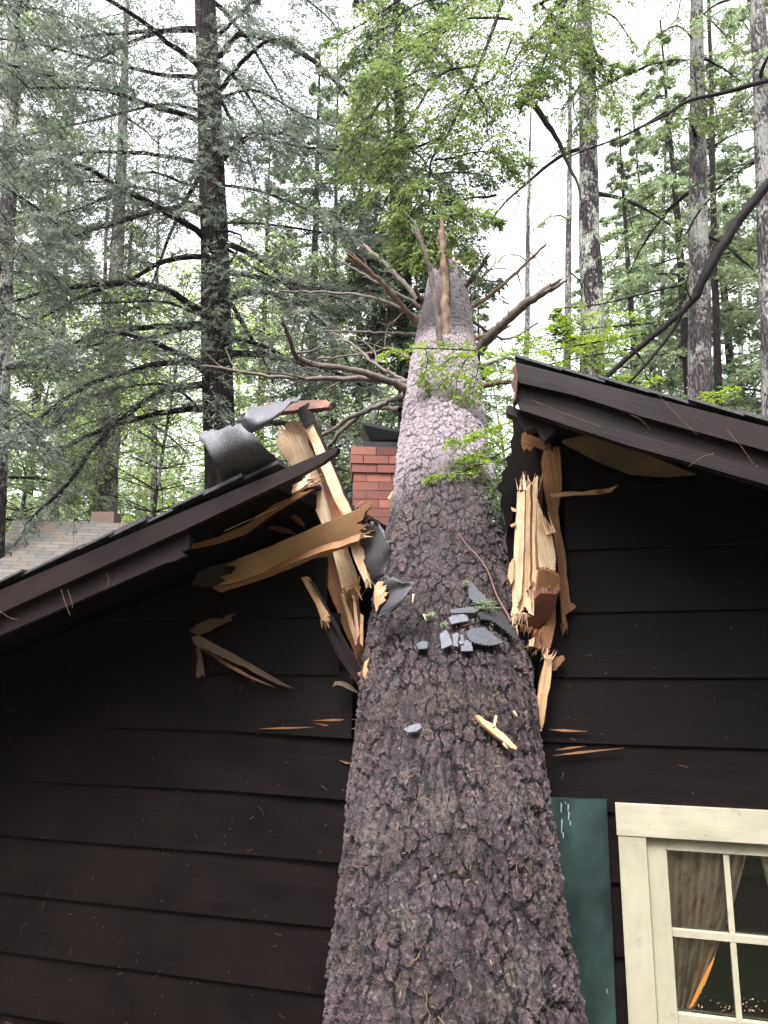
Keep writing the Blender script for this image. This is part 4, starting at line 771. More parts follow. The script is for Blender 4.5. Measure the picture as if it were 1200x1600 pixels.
for k in range(105):
    x, y = r.uniform(0, 540), r.uniform(1060, 1600)
    if r.rand() < .18: x, y = r.uniform(860, 1200), r.uniform(900, 1240)
    p = wp(x, y, .030); l = 10**r.uniform(-2.5, -1.25) if r.rand() < .5 else .004; a = r.uniform(0, 3.1); d = U*math.cos(a)+Z*math.sin(a); bd = np.cross(d, N)*l*r.uniform(-.2, .2)
    q.tube(np.array([p, p+d*l*.5+bd, p+d*l]), r.uniform(.00035, .0006) if l > .01 else .0011, 3)
o = q.build('wall_litter', M['needle']); o['kind'] = 'stuff'; tag(o, 'fine needles and specks stuck to the dark siding', 'litter')
q = QB(); r = rs(23)
for pl in ([(95, 920), (103, 945), (110, 962)], [(105, 920), (112, 940), (113, 950)], [(0, 955), (15, 965), (28, 968)], [(165, 895), (170, 905), (168, 915)], [(350, 830), (395, 810), (430, 795), (440, 790)], [(1010, 595), (1050, 640), (1090, 680)], [(1135, 670), (1160, 700), (1180, 728), (1184, 727)], [(1075, 730), (1095, 715), (1115, 708)], [(828, 624), (880, 645), (940, 667)], [(985, 648), (1000, 655), (1015, 670)]):
    p = [wp(x, y, RO+.045+.01*r.rand()) for x, y in pl]; q.tube(cat_rom(p, 10), .0005, 3)
o = q.build('fascia_litter', M['needle']); o['kind'] = 'stuff'; tag(o, 'long dry needles and hairs caught on the fascia boards', 'litter')

# ---------------------------------------------------------------- neighbouring cabin roof, far left
NC = thing('neighbouring_cabin', 'low grey-shingled cabin in the distance behind the left roof edge', 'cabin', (-7.5, 13, 0))
m, t, b, n, L = NT('grey_shingles'); uvc = coords(n, L, 'UV'); br = n('TexBrick', inp={'Scale': 1., 'Mortar Size': .012, 'Brick Width': .45, 'Row Height': .16, 'Color1': (.055, .051, .048, 1), 'Color2': (.095, .086, .078, 1), 'Mortar': (.02, .018, .018, 1)}); L(uvc, br.inputs[0])
col = mix(n, L, ramp(n, L, noise(n, L, uvc, 2.2, 7, .7), [(.5, 0.), (.62, .75)]), br.outputs[0], (.10, .06, .035)); col = mix(n, L, ramp(n, L, noise(n, L, uvc, 5, 7, .75), [(.6, 0.), (.68, .7)]), col, (.05, .055, .028)); L(col, b.inputs['Base Color']); b.inputs['Roughness'].default_value = .8; bump(n, L, b, br.outputs[1], -.6, .02)
r0 = at(20, 812, 14.0); r1 = at(330, 822, 14.0); e0 = at(-40, 935, 11.2); e1 = at(460, 935, 11.2); h0 = r0+np.array([-1.9, -.3, -1.9])
mb = MB(); sl_ = float(np.linalg.norm(r0-e0)); mb.add([e0, e1, r1, r0], [[0, 1, 2, 3]], [(0, 0), (e1[0]-e0[0], 0), (r1[0]-e0[0], sl_), (r0[0]-e0[0], sl_)])
bk0, bk1 = e0+np.array([0, 5.6, 0]), e1+np.array([0, 5.6, 0]); mb.add([bk1, bk0, r0, r1], [[0, 1, 2, 3]], [(0, 0), (5, 0), (5, 3), (0, 3)])
o = mb.build('roof', m, NC); md = o.modifiers.new('t', 'SOLIDIFY'); md.thickness = .08; md.offset = -1
q0_, q1_ = e0+np.array([.3, .35, -.05]), e1+np.array([-.3, .35, -.05]); mb = MB()
f = lambda x, y, z: np.array([x, y, z]); x0_, x1_, y0_, y1_, zt = q0_[0], q1_[0], q0_[1], q0_[1]+4.9, q0_[2]-.0
mb.add([f(x0_, y0_, 0), f(x1_, y0_, 0), f(x1_, y1_, 0), f(x0_, y1_, 0), f(x0_, y0_, zt), f(x1_, y0_, zt), f(x1_, y1_, zt), f(x0_, y1_, zt)], [[0, 1, 5, 4], [1, 2, 6, 5], [2, 3, 7, 6], [3, 0, 4, 7]]); mb.build('wall', M['fascia'], NC)
mb = MB(); c_ = at(166, 812, 14.2); mb.add([c_+f(a, b_, z) for z in (-.6, .12) for a, b_ in ((-.22, -.2), (.22, -.2), (.22, .2), (-.22, .2))], [[0, 1, 5, 4], [1, 2, 6, 5], [2, 3, 7, 6], [3, 0, 4, 7], [4, 5, 6, 7]])
M['brick2'] = plain('dull_brick', (.09, .06, .05), .8, (.17, .11, .09), 14); mb.build('chimney', M['brick2'], NC)
# ---------------------------------------------------------------- foliage machinery
UPZ = np.array([0, 0, 1.])
def bough(r, P, L2, nS, n3, n4, leaf=.035, lw=.27, droop=.35, s0=.12, twist=.25, q=None, tw=.006, dens=1.):
    """leaves of one bough: side twigs, twiglets, small flat needles sprays. Returns (verts, tone)"""
    P = np.asarray(P, float); K = len(P); seg = np.r_[0, np.cumsum(np.linalg.norm(np.diff(P, axis=0), axis=1))]; LT = seg[-1]; seg /= LT
    s = np.clip(np.linspace(s0, 1, nS)+r.uniform(-.4, .4, nS)/nS, .05, 1); pos = np.stack([np.interp(s, seg, P[:, k]) for k in range(3)], -1)
    T = nrm(np.stack([np.interp(np.clip(s+.02, 0, 1), seg, P[:, k]) for k in range(3)], -1)-np.stack([np.interp(np.clip(s-.05, 0, 1), seg, P[:, k]) for k in range(3)], -1))
    sg = np.where(np.arange(nS) % 2, 1., -1.)[:, None]; side = nrm(np.cross(T, UPZ)+1e-6)
    ang = r.uniform(.75, 1.15, nS)[:, None]; ang[-2:] *= .3
    d2 = nrm(T*np.cos(ang)+side*sg*np.sin(ang)+r.randn(nS, 3)*np.array([.12, .12, twist]))
    prof = np.clip((1-s)/.75, 0, 1)**.75*.9+.16; prof *= np.clip((s-s0)/.18+.45, .3, 1); l2 = L2*prof*r.uniform(.55, 1.15, nS)
    if q is not None:
        for i in range(nS):
            t_ = np.linspace(0, 1, 5)[:, None]; q.tube(pos[i]+d2[i]*l2[i]*t_-UPZ*droop*l2[i]*t_**2, np.linspace(tw, tw*.25, 5), 3)
    t = (np.arange(n3)[None]+r.uniform(.2, .9, (nS, n3)))/n3*.95+.05
    p3 = pos[:, None]+d2[:, None]*(l2[:, None]*t)[..., None]-UPZ*(droop*l2[:, None]*t**2)[..., None]
    t2 = nrm(d2[:, None]-UPZ*(2*droop*t)[..., None]); sd = nrm(np.cross(t2, UPZ)+1e-6); sg3 = np.where(np.arange(n3) % 2, 1., -1.)[None, :, None]
    a3 = r.uniform(.6, 1.05, (nS, n3, 1)); d3 = nrm(t2*np.cos(a3)+sd*sg3*np.sin(a3)+r.randn(nS, n3, 3)*np.array([.15, .15, twist*1.2]))
    l3 = (np.minimum(.42*l2[:, None]*(1-t)+.05, L2*.38))*r.uniform(.6, 1.2, (nS, n3))
    v = (np.arange(n4)[None, None]+r.uniform(0, 1, (nS, n3, n4)))/n4
    p4 = p3[:, :, None]+d3[:, :, None]*(l3[..., None]*v)[..., None]-UPZ*(droop*.8*l3[..., None]*v**2)[..., None]
    s3 = nrm(np.cross(d3, UPZ)+1e-6)[:, :, None]; sg4 = np.where(np.arange(n4) % 2, 1., -1.)[None, None, :, None]
    d4 = nrm(d3[:, :, None]*r.uniform(.5, 1., (nS, n3, n4, 1))+s3*sg4*r.uniform(.4, 1., (nS, n3, n4, 1))+r.randn(nS, n3, n4, 3)*.28)
    ll = leaf*r.uniform(.6, 1.25, (nS, n3, n4, 1)); wd = nrm(np.cross(d4, UPZ+r.randn(nS, n3, n4, 3)*.6)+1e-6)*ll*lw
    tone = np.clip(.5+r.randn(nS, 1, 1)*.16+r.randn(nS, n3, 1)*.14+r.randn(nS, n3, n4)*.13, 0, 1)
    a = p4; b = p4+d4*ll*.45+wd; c = p4+d4*ll; d = p4+d4*ll*.45-wd
    V = np.stack([a, b, c, d], 3).reshape(-1, 4, 3); tn = tone.reshape(-1)
    if dens < 1: k = np.repeat((r.rand(nS*n3) < dens), n4); V, tn = V[k], tn[k]
    return V, tn
def crown(q, Vs, leafmat, twigmat, parent):
    V = np.concatenate([v for v, _ in Vs]).reshape(-1, 3); tn = np.concatenate([t for _, t in Vs]); bv = np.concatenate(q.v); bf = np.concatenate(q.f)
    o = quads('crown', np.concatenate([V, bv]), len(tn)+len(bf), leafmat, parent, tone=np.r_[tn, np.full(len(bf), .5)], faces=np.concatenate([np.arange(len(V)).reshape(-1, 4), bf+len(V)]))
    o.data.materials.append(twigmat); o.data.polygons.foreach_set('material_index', np.r_[np.zeros(len(tn), int), np.ones(len(bf), int)]); o.data.polygons.foreach_set('use_smooth', np.r_[np.zeros(len(tn), bool), np.ones(len(bf), bool)]); return o
def leafobj(name, Vs, mat, parent):
    V = np.concatenate([v for v, _ in Vs]).reshape(-1, 3); tn = np.concatenate([t for _, t in Vs]); return quads(name, V, len(tn), mat, parent, tone=tn)
def limb(start, az, L_, up0, sag, r, n=12):
    d = np.array([math.cos(az), math.sin(az), 0]); t = np.linspace(0, 1, n)[:, None]
    w_ = np.cumsum(r.randn(n, 3)*.02*L_/3, axis=0); w_[0] = 0
    return start+d*L_*t+UPZ*L_*(up0*t-sag*t**2)+w_

def hemlock(name, label, r, base, lean, H, r0, z0, nb, Lm, leafmat, barkmat, leaf, cnt, group=None, limbs_px=None, zmax=None, up0=.25, sag=.45, lw=.27, droop=.35, azf=None, twr=.006, dens=1.):
    """base: ground point, lean: horizontal shift per metre of height"""
    t = thing(name, label, 'tree', tuple(base), group); base = np.asarray(base, float); lean = np.asarray(lean, float)
    ax_ = lambda z: base+np.array([lean[0]*z, lean[1]*z, z]); rad_ = lambda z: r0*max(.06, (1-z/H))**.7
    zs = np.r_[-.2, .1, .4, 1, np.arange(2, H, .5), H]; P = np.array([ax_(z) for z in zs]); P[4:, :2] += np.cumsum(r.randn(len(zs)-4, 2)*.008, axis=0)
    q = QB(); q.tube(P, np.array([rad_(max(z, 0))*(1+.5*math.exp(-max(z, 0)*2)) for z in zs]), 20, r, .02); q.build('trunk', M[barkmat], t)
    q = QB(); Vs = []; jobs = []
    for k in range(nb):
        f = (k+r.rand())/nb; z = z0+(H-.4-z0)*f
        if zmax and z > zmax: continue
        env = Lm*(1-f)**.65*min(1, .55+f*3); L_ = env*r.uniform(.7, 1.1); az = k*2.4+r.randn()*.5
        if azf is not None: az = azf(k, r)
        jobs.append((limb(ax_(z), az, L_, up0*r.uniform(.3, 1.6), sag*r.uniform(.6, 1.3), r), rad_(z)*.22+.008))
    if limbs_px:
        for (pts, wpx, Ya, Yb) in limbs_px:
            C = np.array([at(x, y, Ya+(Yb-Ya)*i/(len(pts)-1)) for i, (x, y) in enumerate(pts)]); C = cat_rom(np.vstack([ax_(C[0][2]-.08), C]) if abs(pts[0][0]-(600+F*ax_(C[0][2])[0]/(ax_(C[0][2])[1]*math.cos(PITCH)+(C[0][2]-CZ)*math.sin(PITCH)))) < 45 else C, 14); C[1:] += np.cumsum(r.randn(13, 3)*.008, axis=0); jobs.append((C, wpx*.62*Ya/F))
    nS, n3, n4 = cnt
    for P, rb in jobs:
        n_ = len(P); q.tube(P, np.linspace(rb, rb*.30, n_), 6, r, .04); L_ = np.linalg.norm(P[-1]-P[0])
        Vs.append(bough(r, P, min(.55*L_, 1.5), max(5, int(nS*min(1.3, L_/3+.2))), n3, n4, leaf, lw, droop, q=q, tw=twr, dens=dens))
    crown(q, Vs, M[leafmat], M['twig'], t); return t
def ctree(root, loc, rz, label, sc=1., group=None):
    c = root.copy(); S.collection.objects.link(c); c.location = loc; c.rotation_euler = (0, 0, rz); c.scale = (sc, sc, sc); c['label'] = label
    if group: c['group'] = group
    for ch in list(root.children):
        d = ch.copy(); S.collection.objects.link(d); d.parent = c
    return c
def px_tree_base(pa, pb, Y):
    """ground point and lean of a trunk whose axis passes two photo pixels, standing at depth Y"""
    a, b_ = at(*pa, Y), at(*pb, Y); ln = (b_[0]-a[0])/(b_[2]-a[2]); return (a[0]-ln*a[2], Y, 0), (ln, 0)
GT = 'forest trees behind the cabin'
# big hemlock at the left, drooping grey-green boughs
b0, l0 = px_tree_base((345, 720), (322, 60), 10.)
LP = [([(308, 482), (270, 455), (200, 440), (100, 450), (0, 478)], 12, 10, 8.6), ([(308, 402), (255, 410), (205, 438), (130, 465), (30, 520)], 9, 10, 9.5), ([(305, 490), (250, 470), (150, 475), (60, 475)], 6, 10, 10.5),
 ([(312, 602), (250, 615), (215, 635), (150, 695), (100, 765), (47, 812)], 11, 10, 8.4), ([(312, 565), (240, 570), (195, 584), (125, 612), (0, 705)], 11, 10, 8.3), ([(304, 318), (250, 298), (180, 282), (60, 275)], 6, 10, 9), ([(304, 252), (240, 240), (130, 240), (20, 262)], 8, 10, 8.7),
 ([(300, 46), (220, 48), (120, 56), (20, 112)], 8, 10, 8.8), ([(306, 335), (270, 325), (180, 350), (60, 390)], 6, 10, 9.2), ([(303, 170), (250, 165), (150, 190), (40, 215)], 6, 10, 9.4), ([(300, 120), (245, 118), (160, 95), (60, 70), (-40, 60)], 7, 10, 9.), ([(300, 290), (230, 270), (150, 320), (70, 345)], 5, 10, 8.6),
 ([(338, 60), (365, 40), (400, 0)], 9, 10, 9.8), ([(346, 85), (380, 55), (470, 85), (540, 150), (595, 230), (640, 300)], 11, 10, 8.6), ([(350, 214), (420, 217), (480, 228), (560, 232)], 6, 10, 9), ([(354, 388), (400, 420), (460, 450), (560, 470)], 6, 10, 9.2), ([(358, 425), (420, 436), (500, 452), (600, 458)], 9, 10, 9.7),
 ([(362, 532), (400, 540), (450, 562), (520, 590)], 8, 10, 9.2), ([(350, 288), (420, 300), (500, 335), (560, 370)], 5, 10, 9), ([(350, 350), (420, 352), (520, 365), (600, 362)], 5, 10, 9.6), ([(345, 150), (400, 140), (470, 175), (540, 200)], 5, 10, 8.8),
 ([(300, 515), (240, 530), (140, 545), (40, 560)], 6, 10, 8.8), ([(318, 640), (260, 600), (170, 610), (90, 640)], 5, 10, 9.1), ([(330, 480), (350, 520), (330, 580), (345, 640)], 5, 9.8, 8.9), ([(335, 360), (380, 370), (350, 430), (360, 500)], 4, 9.8, 9.), ([(325, 100), (300, 130), (340, 190), (310, 240)], 6, 9.8, 8.8), ([(318, 200), (340, 230), (300, 280), (320, 330)], 5, 9.8, 8.9)]
hemlock('hemlock_tree', 'dark-trunked hemlock left of the chimney with sweeping grey-green boughs', rs(11), b0, l0, 24, .27, 5.0, 46, 3.6, 'hem_grey', 'bark_dark', 0.058, (28, 10, 12), limbs_px=LP, zmax=15, up0=.25, sag=.42, dens=.84, lw=.145, group=GT)

# nearer boughs entering from the left edge
def hanging_tree(name, label, r, basex, Y, H, r0, limbs_px, leafmat, leaf, cnt, bark='bark_dark', lw=.24, L2=.55, droop=.35, tw=.006, group=GT, dens=1., twigmat='twig'):
    t = thing(name, label, 'tree', (basex, Y, 0), group); q = QB()
    zs = np.arange(-.2, H, .6); P = np.array([(basex, Y, z) for z in zs]); P[1:, :2] += np.cumsum(r.randn(len(zs)-1, 2)*.01, axis=0)
    q.tube(P, r0*(1-zs/H*.6), 18, r, .02); q.build('trunk', M[bark], t); q = QB(); Vs = []
    for (pts, wpx, Ya, Yb, *o) in limbs_px:
        C = np.array([at(x, y, Ya+(Yb-Ya)*i/(len(pts)-1)) for i, (x, y) in enumerate(pts)]); C = cat_rom(C, 16); wob = r.randn(15, 3)*.006; C[1:] += np.cumsum(wob, axis=0)
        q.tube(C, np.linspace(1, .22, 16)*wpx/2*Ya/F, 7, r, .06)
        f = o[0] if o else 1.
        if f > 0:
            L_ = np.linalg.norm(C[-1]-C[0]); Vs.append(bough(r, C, min(L2*L_, .95)*f, max(5, int(cnt[0]*min(1.5, L_/2+.25))), cnt[1], cnt[2], leaf, lw, droop, s0=o[1] if len(o) > 1 else .1, q=q, tw=tw, dens=dens))
    crown(q, Vs, M[leafmat], M[twigmat], t); return t
hanging_tree('hemlock_tree', 'near hemlock at the left edge, only soft grey-green sprays reaching in', rs(12), -5.6, 7.2, 14, .16,
 [([(-160, 180), (-60, 190), (40, 230), (110, 270)], 7, 7.2, 6.6), ([(-160, 250), (-40, 270), (60, 330), (120, 400)], 7, 7.2, 6.4), ([(-160, 330), (-60, 340), (20, 380), (90, 430)], 6, 7.2, 6.8), ([(-150, 60), (-20, 90), (80, 120), (200, 140)], 7, 7.2, 7), ([(-150, 480), (-60, 470), (40, 500), (120, 560)], 6, 7.2, 6.6), ([(-150, -40), (-30, 0), (80, 20), (180, 60)], 6, 7.2, 7), ([(-150, 560), (-60, 590), (20, 640), (60, 700)], 5, 7.2, 6.6)],
 'hem_grey', .044, (32, 10, 12), lw=.15)
# bright hemlock boughs hanging over the fallen stem, trunk out of view to the right
BR = [([(1480, -250), (1200, -330), (950, -220), (800, -60)], 26, 6.8, 6.4, 0), ([(1480, -120), (1250, -230), (1050, -160), (900, -40)], 20, 6.8, 6., 0), ([(1480, -60), (1200, -170), (1000, -60), (845, 5)], 14, 6.8, 6., .3), ([(800, -60), (780, 20), (745, 110), (705, 195), (672, 250), (675, 320), (712, 345)], 8, 6.4, 5.2, .7), ([(900, -40), (880, 10), (855, 80), (820, 155)], 8, 6., 5.6, .8), ([(845, 5), (885, 50), (930, 95), (975, 104)], 5, 6., 5.8, .35), ([(835, 165), (870, 215), (895, 270), (915, 316)], 11, 5.9, 5.5, 0),
 ([(800, 30), (720, 30), (640, 70), (575, 130)], 5, 6.2, 5.2), ([(760, -20), (680, 60), (620, 100), (545, 190)], 5, 6., 5.4), ([(750, 100), (690, 120), (640, 190), (600, 250)], 5, 6., 5.4), ([(735, 130), (760, 170), (760, 220), (790, 260)], 4, 5.8, 5.5), ([(690, 215), (640, 235), (610, 260), (590, 300)], 5, 5.8, 5.4), ([(680, 250), (720, 245), (770, 240), (820, 255)], 4, 5.7, 5.4),
 ([(675, 300), (650, 290), (625, 310), (615, 340)], 4, 5.4, 5.2), ([(690, 330), (720, 320), (745, 330), (770, 340)], 3, 5.4, 5.2, .7), ([(870, 40), (830, 60), (800, 110), (790, 160)], 4, 6., 5.6), ([(920, -40), (890, 60), (860, 90), (850, 140)], 4, 6., 5.6, .8), ([(720, -40), (640, -10), (580, 30), (520, 60)], 5, 6.4, 6.), ([(830, -40), (760, -10), (700, 20), (660, 50)], 4, 6.4, 6.), ([(650, 130), (600, 150), (575, 200), (560, 260)], 4, 5.8, 5.5),
 ([(700, 290), (705, 330), (715, 365), (730, 395)], 3, 5.5, 5.3), ([(660, 300), (640, 335), (635, 370), (645, 400)], 3, 5.5, 5.3), ([(690, 300), (680, 340), (672, 375), (680, 405)], 3, 5.5, 5.3), ([(860, 20), (900, 60), (930, 120), (925, 190)], 4, 6., 5.6), ([(800, 60), (770, 120), (720, 150), (700, 210)], 4, 6., 5.6), ([(775, 305), (735, 312), (680, 318), (590, 313)], 5, 5.6, 5.5, 0), ([(672, 330), (660, 350), (668, 380), (660, 410)], 3, 5.3, 5.2, .6)]
hanging_tree('hemlock_tree', 'hemlock whose bright green boughs hang down at the top centre over the fallen stem', rs(13), 5.2, 6.8, 15, .15, BR, 'hem_mid', .029, (27, 9, 10), lw=.28, L2=.62, droop=.3, tw=.004)
# fresh green sprigs growing around the break
def sprig(label, px, r, leafmat='hem_bright', leaf=.016, cnt=(15, 7, 7), L2=.34, stem='twig2'):
    q = QB(); Vs = []; t = None
    for pts, wpx, Ya, Yb in px:
        C = np.array([at(x, y, Ya+(Yb-Ya)*i/(len(pts)-1)) for i, (x, y) in enumerate(pts)]); C = cat_rom(C, 12)
        if t is None: t = thing('hemlock_sprig', label, 'sprig', tuple(C[0]), 'fresh green hemlock sprigs')
        q.tube(C, np.linspace(1, .3, 12)*wpx/2*Ya/F, 5); Vs.append(bough(r, C, L2*np.linalg.norm(C[-1]-C[0]), cnt[0], cnt[1], cnt[2], leaf, .32, .15, s0=.1, q=q, tw=.0016))
    q.build('stem', M[stem], t); leafobj('foliage', Vs, M[leafmat], t)
sprig('yellow-green hemlock sprig across the left edge of the pale upper trunk', [([(745, 548), (690, 545), (640, 545), (600, 553)], 3, 4.4, 4.3), ([(665, 545), (668, 565), (662, 590), (665, 605)], 2, 4.35, 4.3)], rs(31))
sprig('yellow-green hemlock sprig drooping over the middle of the pale upper trunk', [([(760, 540), (730, 560), (715, 590), (712, 620)], 3, 4.3, 4.2), ([(750, 560), (745, 585), (740, 605), (738, 625)], 2, 4.3, 4.2), ([(730, 555), (700, 562), (690, 580), (692, 600)], 2, 4.3, 4.2)], rs(32))
sprig('fresh green hemlock sprays right of the trunk above the right roof corner', [([(1010, 520), (930, 535), (850, 548), (775, 556)], 4, 5., 4.8), ([(990, 545), (900, 560), (830, 575), (770, 580)], 3, 5., 4.7), ([(1020, 505), (950, 510), (880, 520), (820, 530)], 3, 5.1, 4.9), ([(900, 540), (880, 520), (870, 505), (872, 490)], 2, 5, 4.9)], rs(33), cnt=(26, 9, 8), L2=.4, leaf=.020)
sprig('fresh green hemlock spray hanging beside the right roof end, tips over the trunk', [([(812, 655), (775, 668), (740, 685), (705, 690)], 3, 3.6, 3.45), ([(812, 690), (770, 715), (730, 735), (680, 745)], 3, 3.6, 3.4), ([(808, 710), (790, 735), (785, 760), (778, 790)], 2, 3.55, 3.4), ([(800, 670), (770, 700), (745, 712), (728, 715)], 2, 3.6, 3.45)], rs(34), leaf=.014, cnt=(20, 8, 8))
sprig('dull green hemlock twigs hanging into the gap under the broken right eave', [([(800, 700), (798, 730), (792, 760), (785, 790)], 2, 3.4, 3.3), ([(790, 740), (775, 765), (768, 790), (772, 815)], 2, 3.4, 3.3)], rs(35), 'hem_grey', .013, (14, 7, 7), .6)
sprig('light green hemlock sprays low behind the right roof, between the two lichen trunks', [([(1160, 600), (1120, 615), (1090, 630), (1060, 635)], 3, 6.5, 6.3), ([(1040, 590), (1000, 600), (960, 590), (940, 575)], 3, 6.5, 6.3), ([(1000, 560), (980, 540), (930, 530), (900, 545)], 3, 6.5, 6.3)], rs(36), cnt=(20, 8, 8), leaf=.024)

# fallen bare limb leaning over the right roof
LB = thing('bare_limb', 'thick dark bare limb curving down behind the right roof from the right edge', 'limb', tuple(at(1240, 250, 5.2))); q = QB(); r = rs(41)
def pxl(pts, Ya, Yb, n_): return cat_rom(np.array([at(x, y, Ya+(Yb-Ya)*i/(len(pts)-1)) for i, (x, y) in enumerate(pts)]), n_)
C = pxl([(1290, 210), (1235, 258), (1200, 290), (1165, 330), (1128, 385), (1100, 435), (1085, 465), (1062, 490), (1020, 525), (985, 555), (935, 600)], 5.2, 5.6, 40); rr_ = np.interp(np.linspace(0, 1, 40), [0, .45, .6, .62, 1], [9.5, 8.5, 8, 6, 4.5])*5.3/F*(1+.05*r.randn(40)); q.tube(C+r.randn(40, 3)*.003, rr_, 10, r, .04)
q.tube(pxl([(1066, 488), (1055, 510), (1030, 545), (1000, 580), (975, 606)], 5.4, 5.6, 16), np.linspace(3.6, 2, 16)*5.3/F, 7, r, .05); q.build('limb', M['twig2'], LB)
q = QB(); q.tube(pxl([(1066, 445), (1020, 455), (970, 468), (920, 478), (868, 482)], 5.4, 5.2, 14), np.linspace(2, 1, 14)*5.3/F, 5); q.tube(pxl([(990, 545), (1005, 565), (1010, 590), (1025, 605)], 5.5, 5.5, 8), np.linspace(1.6, .8, 8)*5.3/F, 5); q.tube(pxl([(1080, 470), (1072, 440), (1090, 400)], 5.4, 5.3, 8), np.linspace(1.6, .8, 8)*5.3/F, 5); q.build('twigs', M['twig2'], LB)
LB2 = thing('bare_limb', 'slim bare limb slanting across the two right-hand trunks near the top', 'limb', tuple(at(1240, 120, 8))); q = QB()
q.tube(pxl([(1260, 112), (1200, 126), (1130, 145), (1075, 158), (1040, 180), (990, 204)], 8, 8, 26), np.linspace(5, 2, 26)*8/F, 6, r, .06); q.tube(pxl([(1040, 175), (980, 210), (900, 240), (888, 248)], 8, 8.1, 12), np.linspace(2.5, 1, 12)*8/F, 5, r, .06); q.build('limb', M['twig'], LB2)

# ---------------------------------------------------------------- trunks standing behind
def bare_tree(label, pa, pb, Y, wpx, bark, r, limbs_px=(), leafmat='hem_far', leaf=.05, cnt=(18, 7, 7), H=22, nb=0, Lm=2.2, z0=6, dens=1., zmax=18, lw=.26):
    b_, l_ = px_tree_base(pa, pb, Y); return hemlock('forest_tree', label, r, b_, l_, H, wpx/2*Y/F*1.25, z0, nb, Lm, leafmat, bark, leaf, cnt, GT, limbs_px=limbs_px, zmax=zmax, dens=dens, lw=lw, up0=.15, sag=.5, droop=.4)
bare_tree('lichen-spotted straight trunk right of the fallen stem, second thickest standing', (927, 560), (918, 150), 12., 42, 'bark_lich', rs(51), [([(920, 60), (890, 40), (850, 70)], 4, 12, 11.4), ([(915, 10), (960, 30), (990, 70)], 4, 12, 11.5), ([(915, 100), (940, 130), (960, 170)], 4, 12, 11.3), ([(922, 120), (900, 150), (905, 200)], 4, 12, 11.5), ([(925, 420), (945, 400), (960, 385)], 3, 12, 11.6)], 'hem_mid', .045, nb=10, Lm=2., z0=9.5)
bare_tree('pale grey trunk mottled with white lichen, middle of the three right-hand trunks', (1093, 600), (1086, 120), 13., 40, 'bark_pale', rs(52), [([(1080, 60), (1050, 40), (1010, 70)], 4, 13, 12), ([(1085, 10), (1120, 40), (1150, 80)], 4, 13, 12), ([(1080, 120), (1110, 150), (1120, 190)], 4, 13, 12.3), ([(1075, 150), (1050, 180), (1040, 230)], 4, 13, 12.2), ([(1085, 100), (1090, 160), (1100, 200)], 4, 12.8, 12.3)], 'hem_mid', .048, nb=10, Lm=2.2, z0=10)
bare_tree('grey trunk cut by the right edge of the picture', (1200, 400), (1182, 20), 11., 40, 'bark_pale', rs(53), nb=10, Lm=2., z0=8)
bare_tree('pale speckled trunk standing behind the neighbouring cabin roof', (170, 790), (178, 600), 17., 31, 'bark_pale', rs(54), [([(176, 560), (130, 540), (90, 560)], 5, 17, 16), ([(178, 500), (220, 480), (260, 510)], 5, 17, 16)], nb=14, Lm=2.6, z0=7)
bare_tree('dark grey trunk in the top left corner', (12, 300), (24, 20), 12.5, 34, 'bark_lich', rs(55), nb=12, Lm=2.8, z0=6)
bare_tree('dark shaggy trunk with drooping dark boughs, directly behind the top of the fallen stem', (632, 520), (625, 100), 14., 30, 'bark_dark', rs(56), [([(632, 330), (600, 340), (570, 400)], 5, 14, 13.2), ([(632, 380), (660, 390), (690, 430)], 5, 14, 13.4), ([(632, 300), (610, 350), (600, 430), (605, 500)], 5, 13.8, 13), ([(632, 320), (650, 370), (640, 430), (645, 500)], 5, 13.8, 13.2), ([(632, 400), (590, 420), (560, 470)], 5, 14, 13), ([(632, 450), (600, 480), (570, 540)], 5, 14, 13), ([(632, 260), (680, 270), (730, 330)], 5, 14, 13), ([(632, 330), (661, 348), (691, 415)], 4, 13.8, 13.5), ([(632, 345), (596, 368), (560, 396)], 4, 13.8, 13.1), ([(632, 360), (668, 376), (704, 450)], 4, 13.8, 12.7), ([(632, 375), (602, 381), (572, 449)], 4, 13.8, 13.2), ([(632, 390), (649, 395), (667, 452)], 4, 13.8, 13.5), ([(632, 405), (595, 408), (559, 490)], 4, 13.8, 12.7), ([(632, 420), (661, 423), (691, 470)], 4, 13.8, 13.5), ([(632, 435), (608, 440), (584, 529)], 4, 13.8, 13.5), ([(632, 450), (655, 474), (678, 524)], 4, 13.8, 13.3), ([(632, 465), (608, 488), (584, 546)], 4, 13.8, 13.6), ([(632, 480), (667, 487), (702, 546)], 4, 13.8, 12.8), ([(632, 495), (609, 496), (587, 558)], 4, 13.8, 13.2), ([(632, 510), (649, 526), (667, 575)], 4, 13.8, 12.9), ([(632, 525), (594, 537), (557, 589)], 4, 13.8, 13.1), ([(632, 540), (663, 541), (695, 633)], 4, 13.8, 12.6), ([(632, 555), (596, 576), (560, 605)], 4, 13.8, 13.4)], 'hem_dark', .06, (24, 10, 10), nb=56, Lm=2.9, z0=3.5)
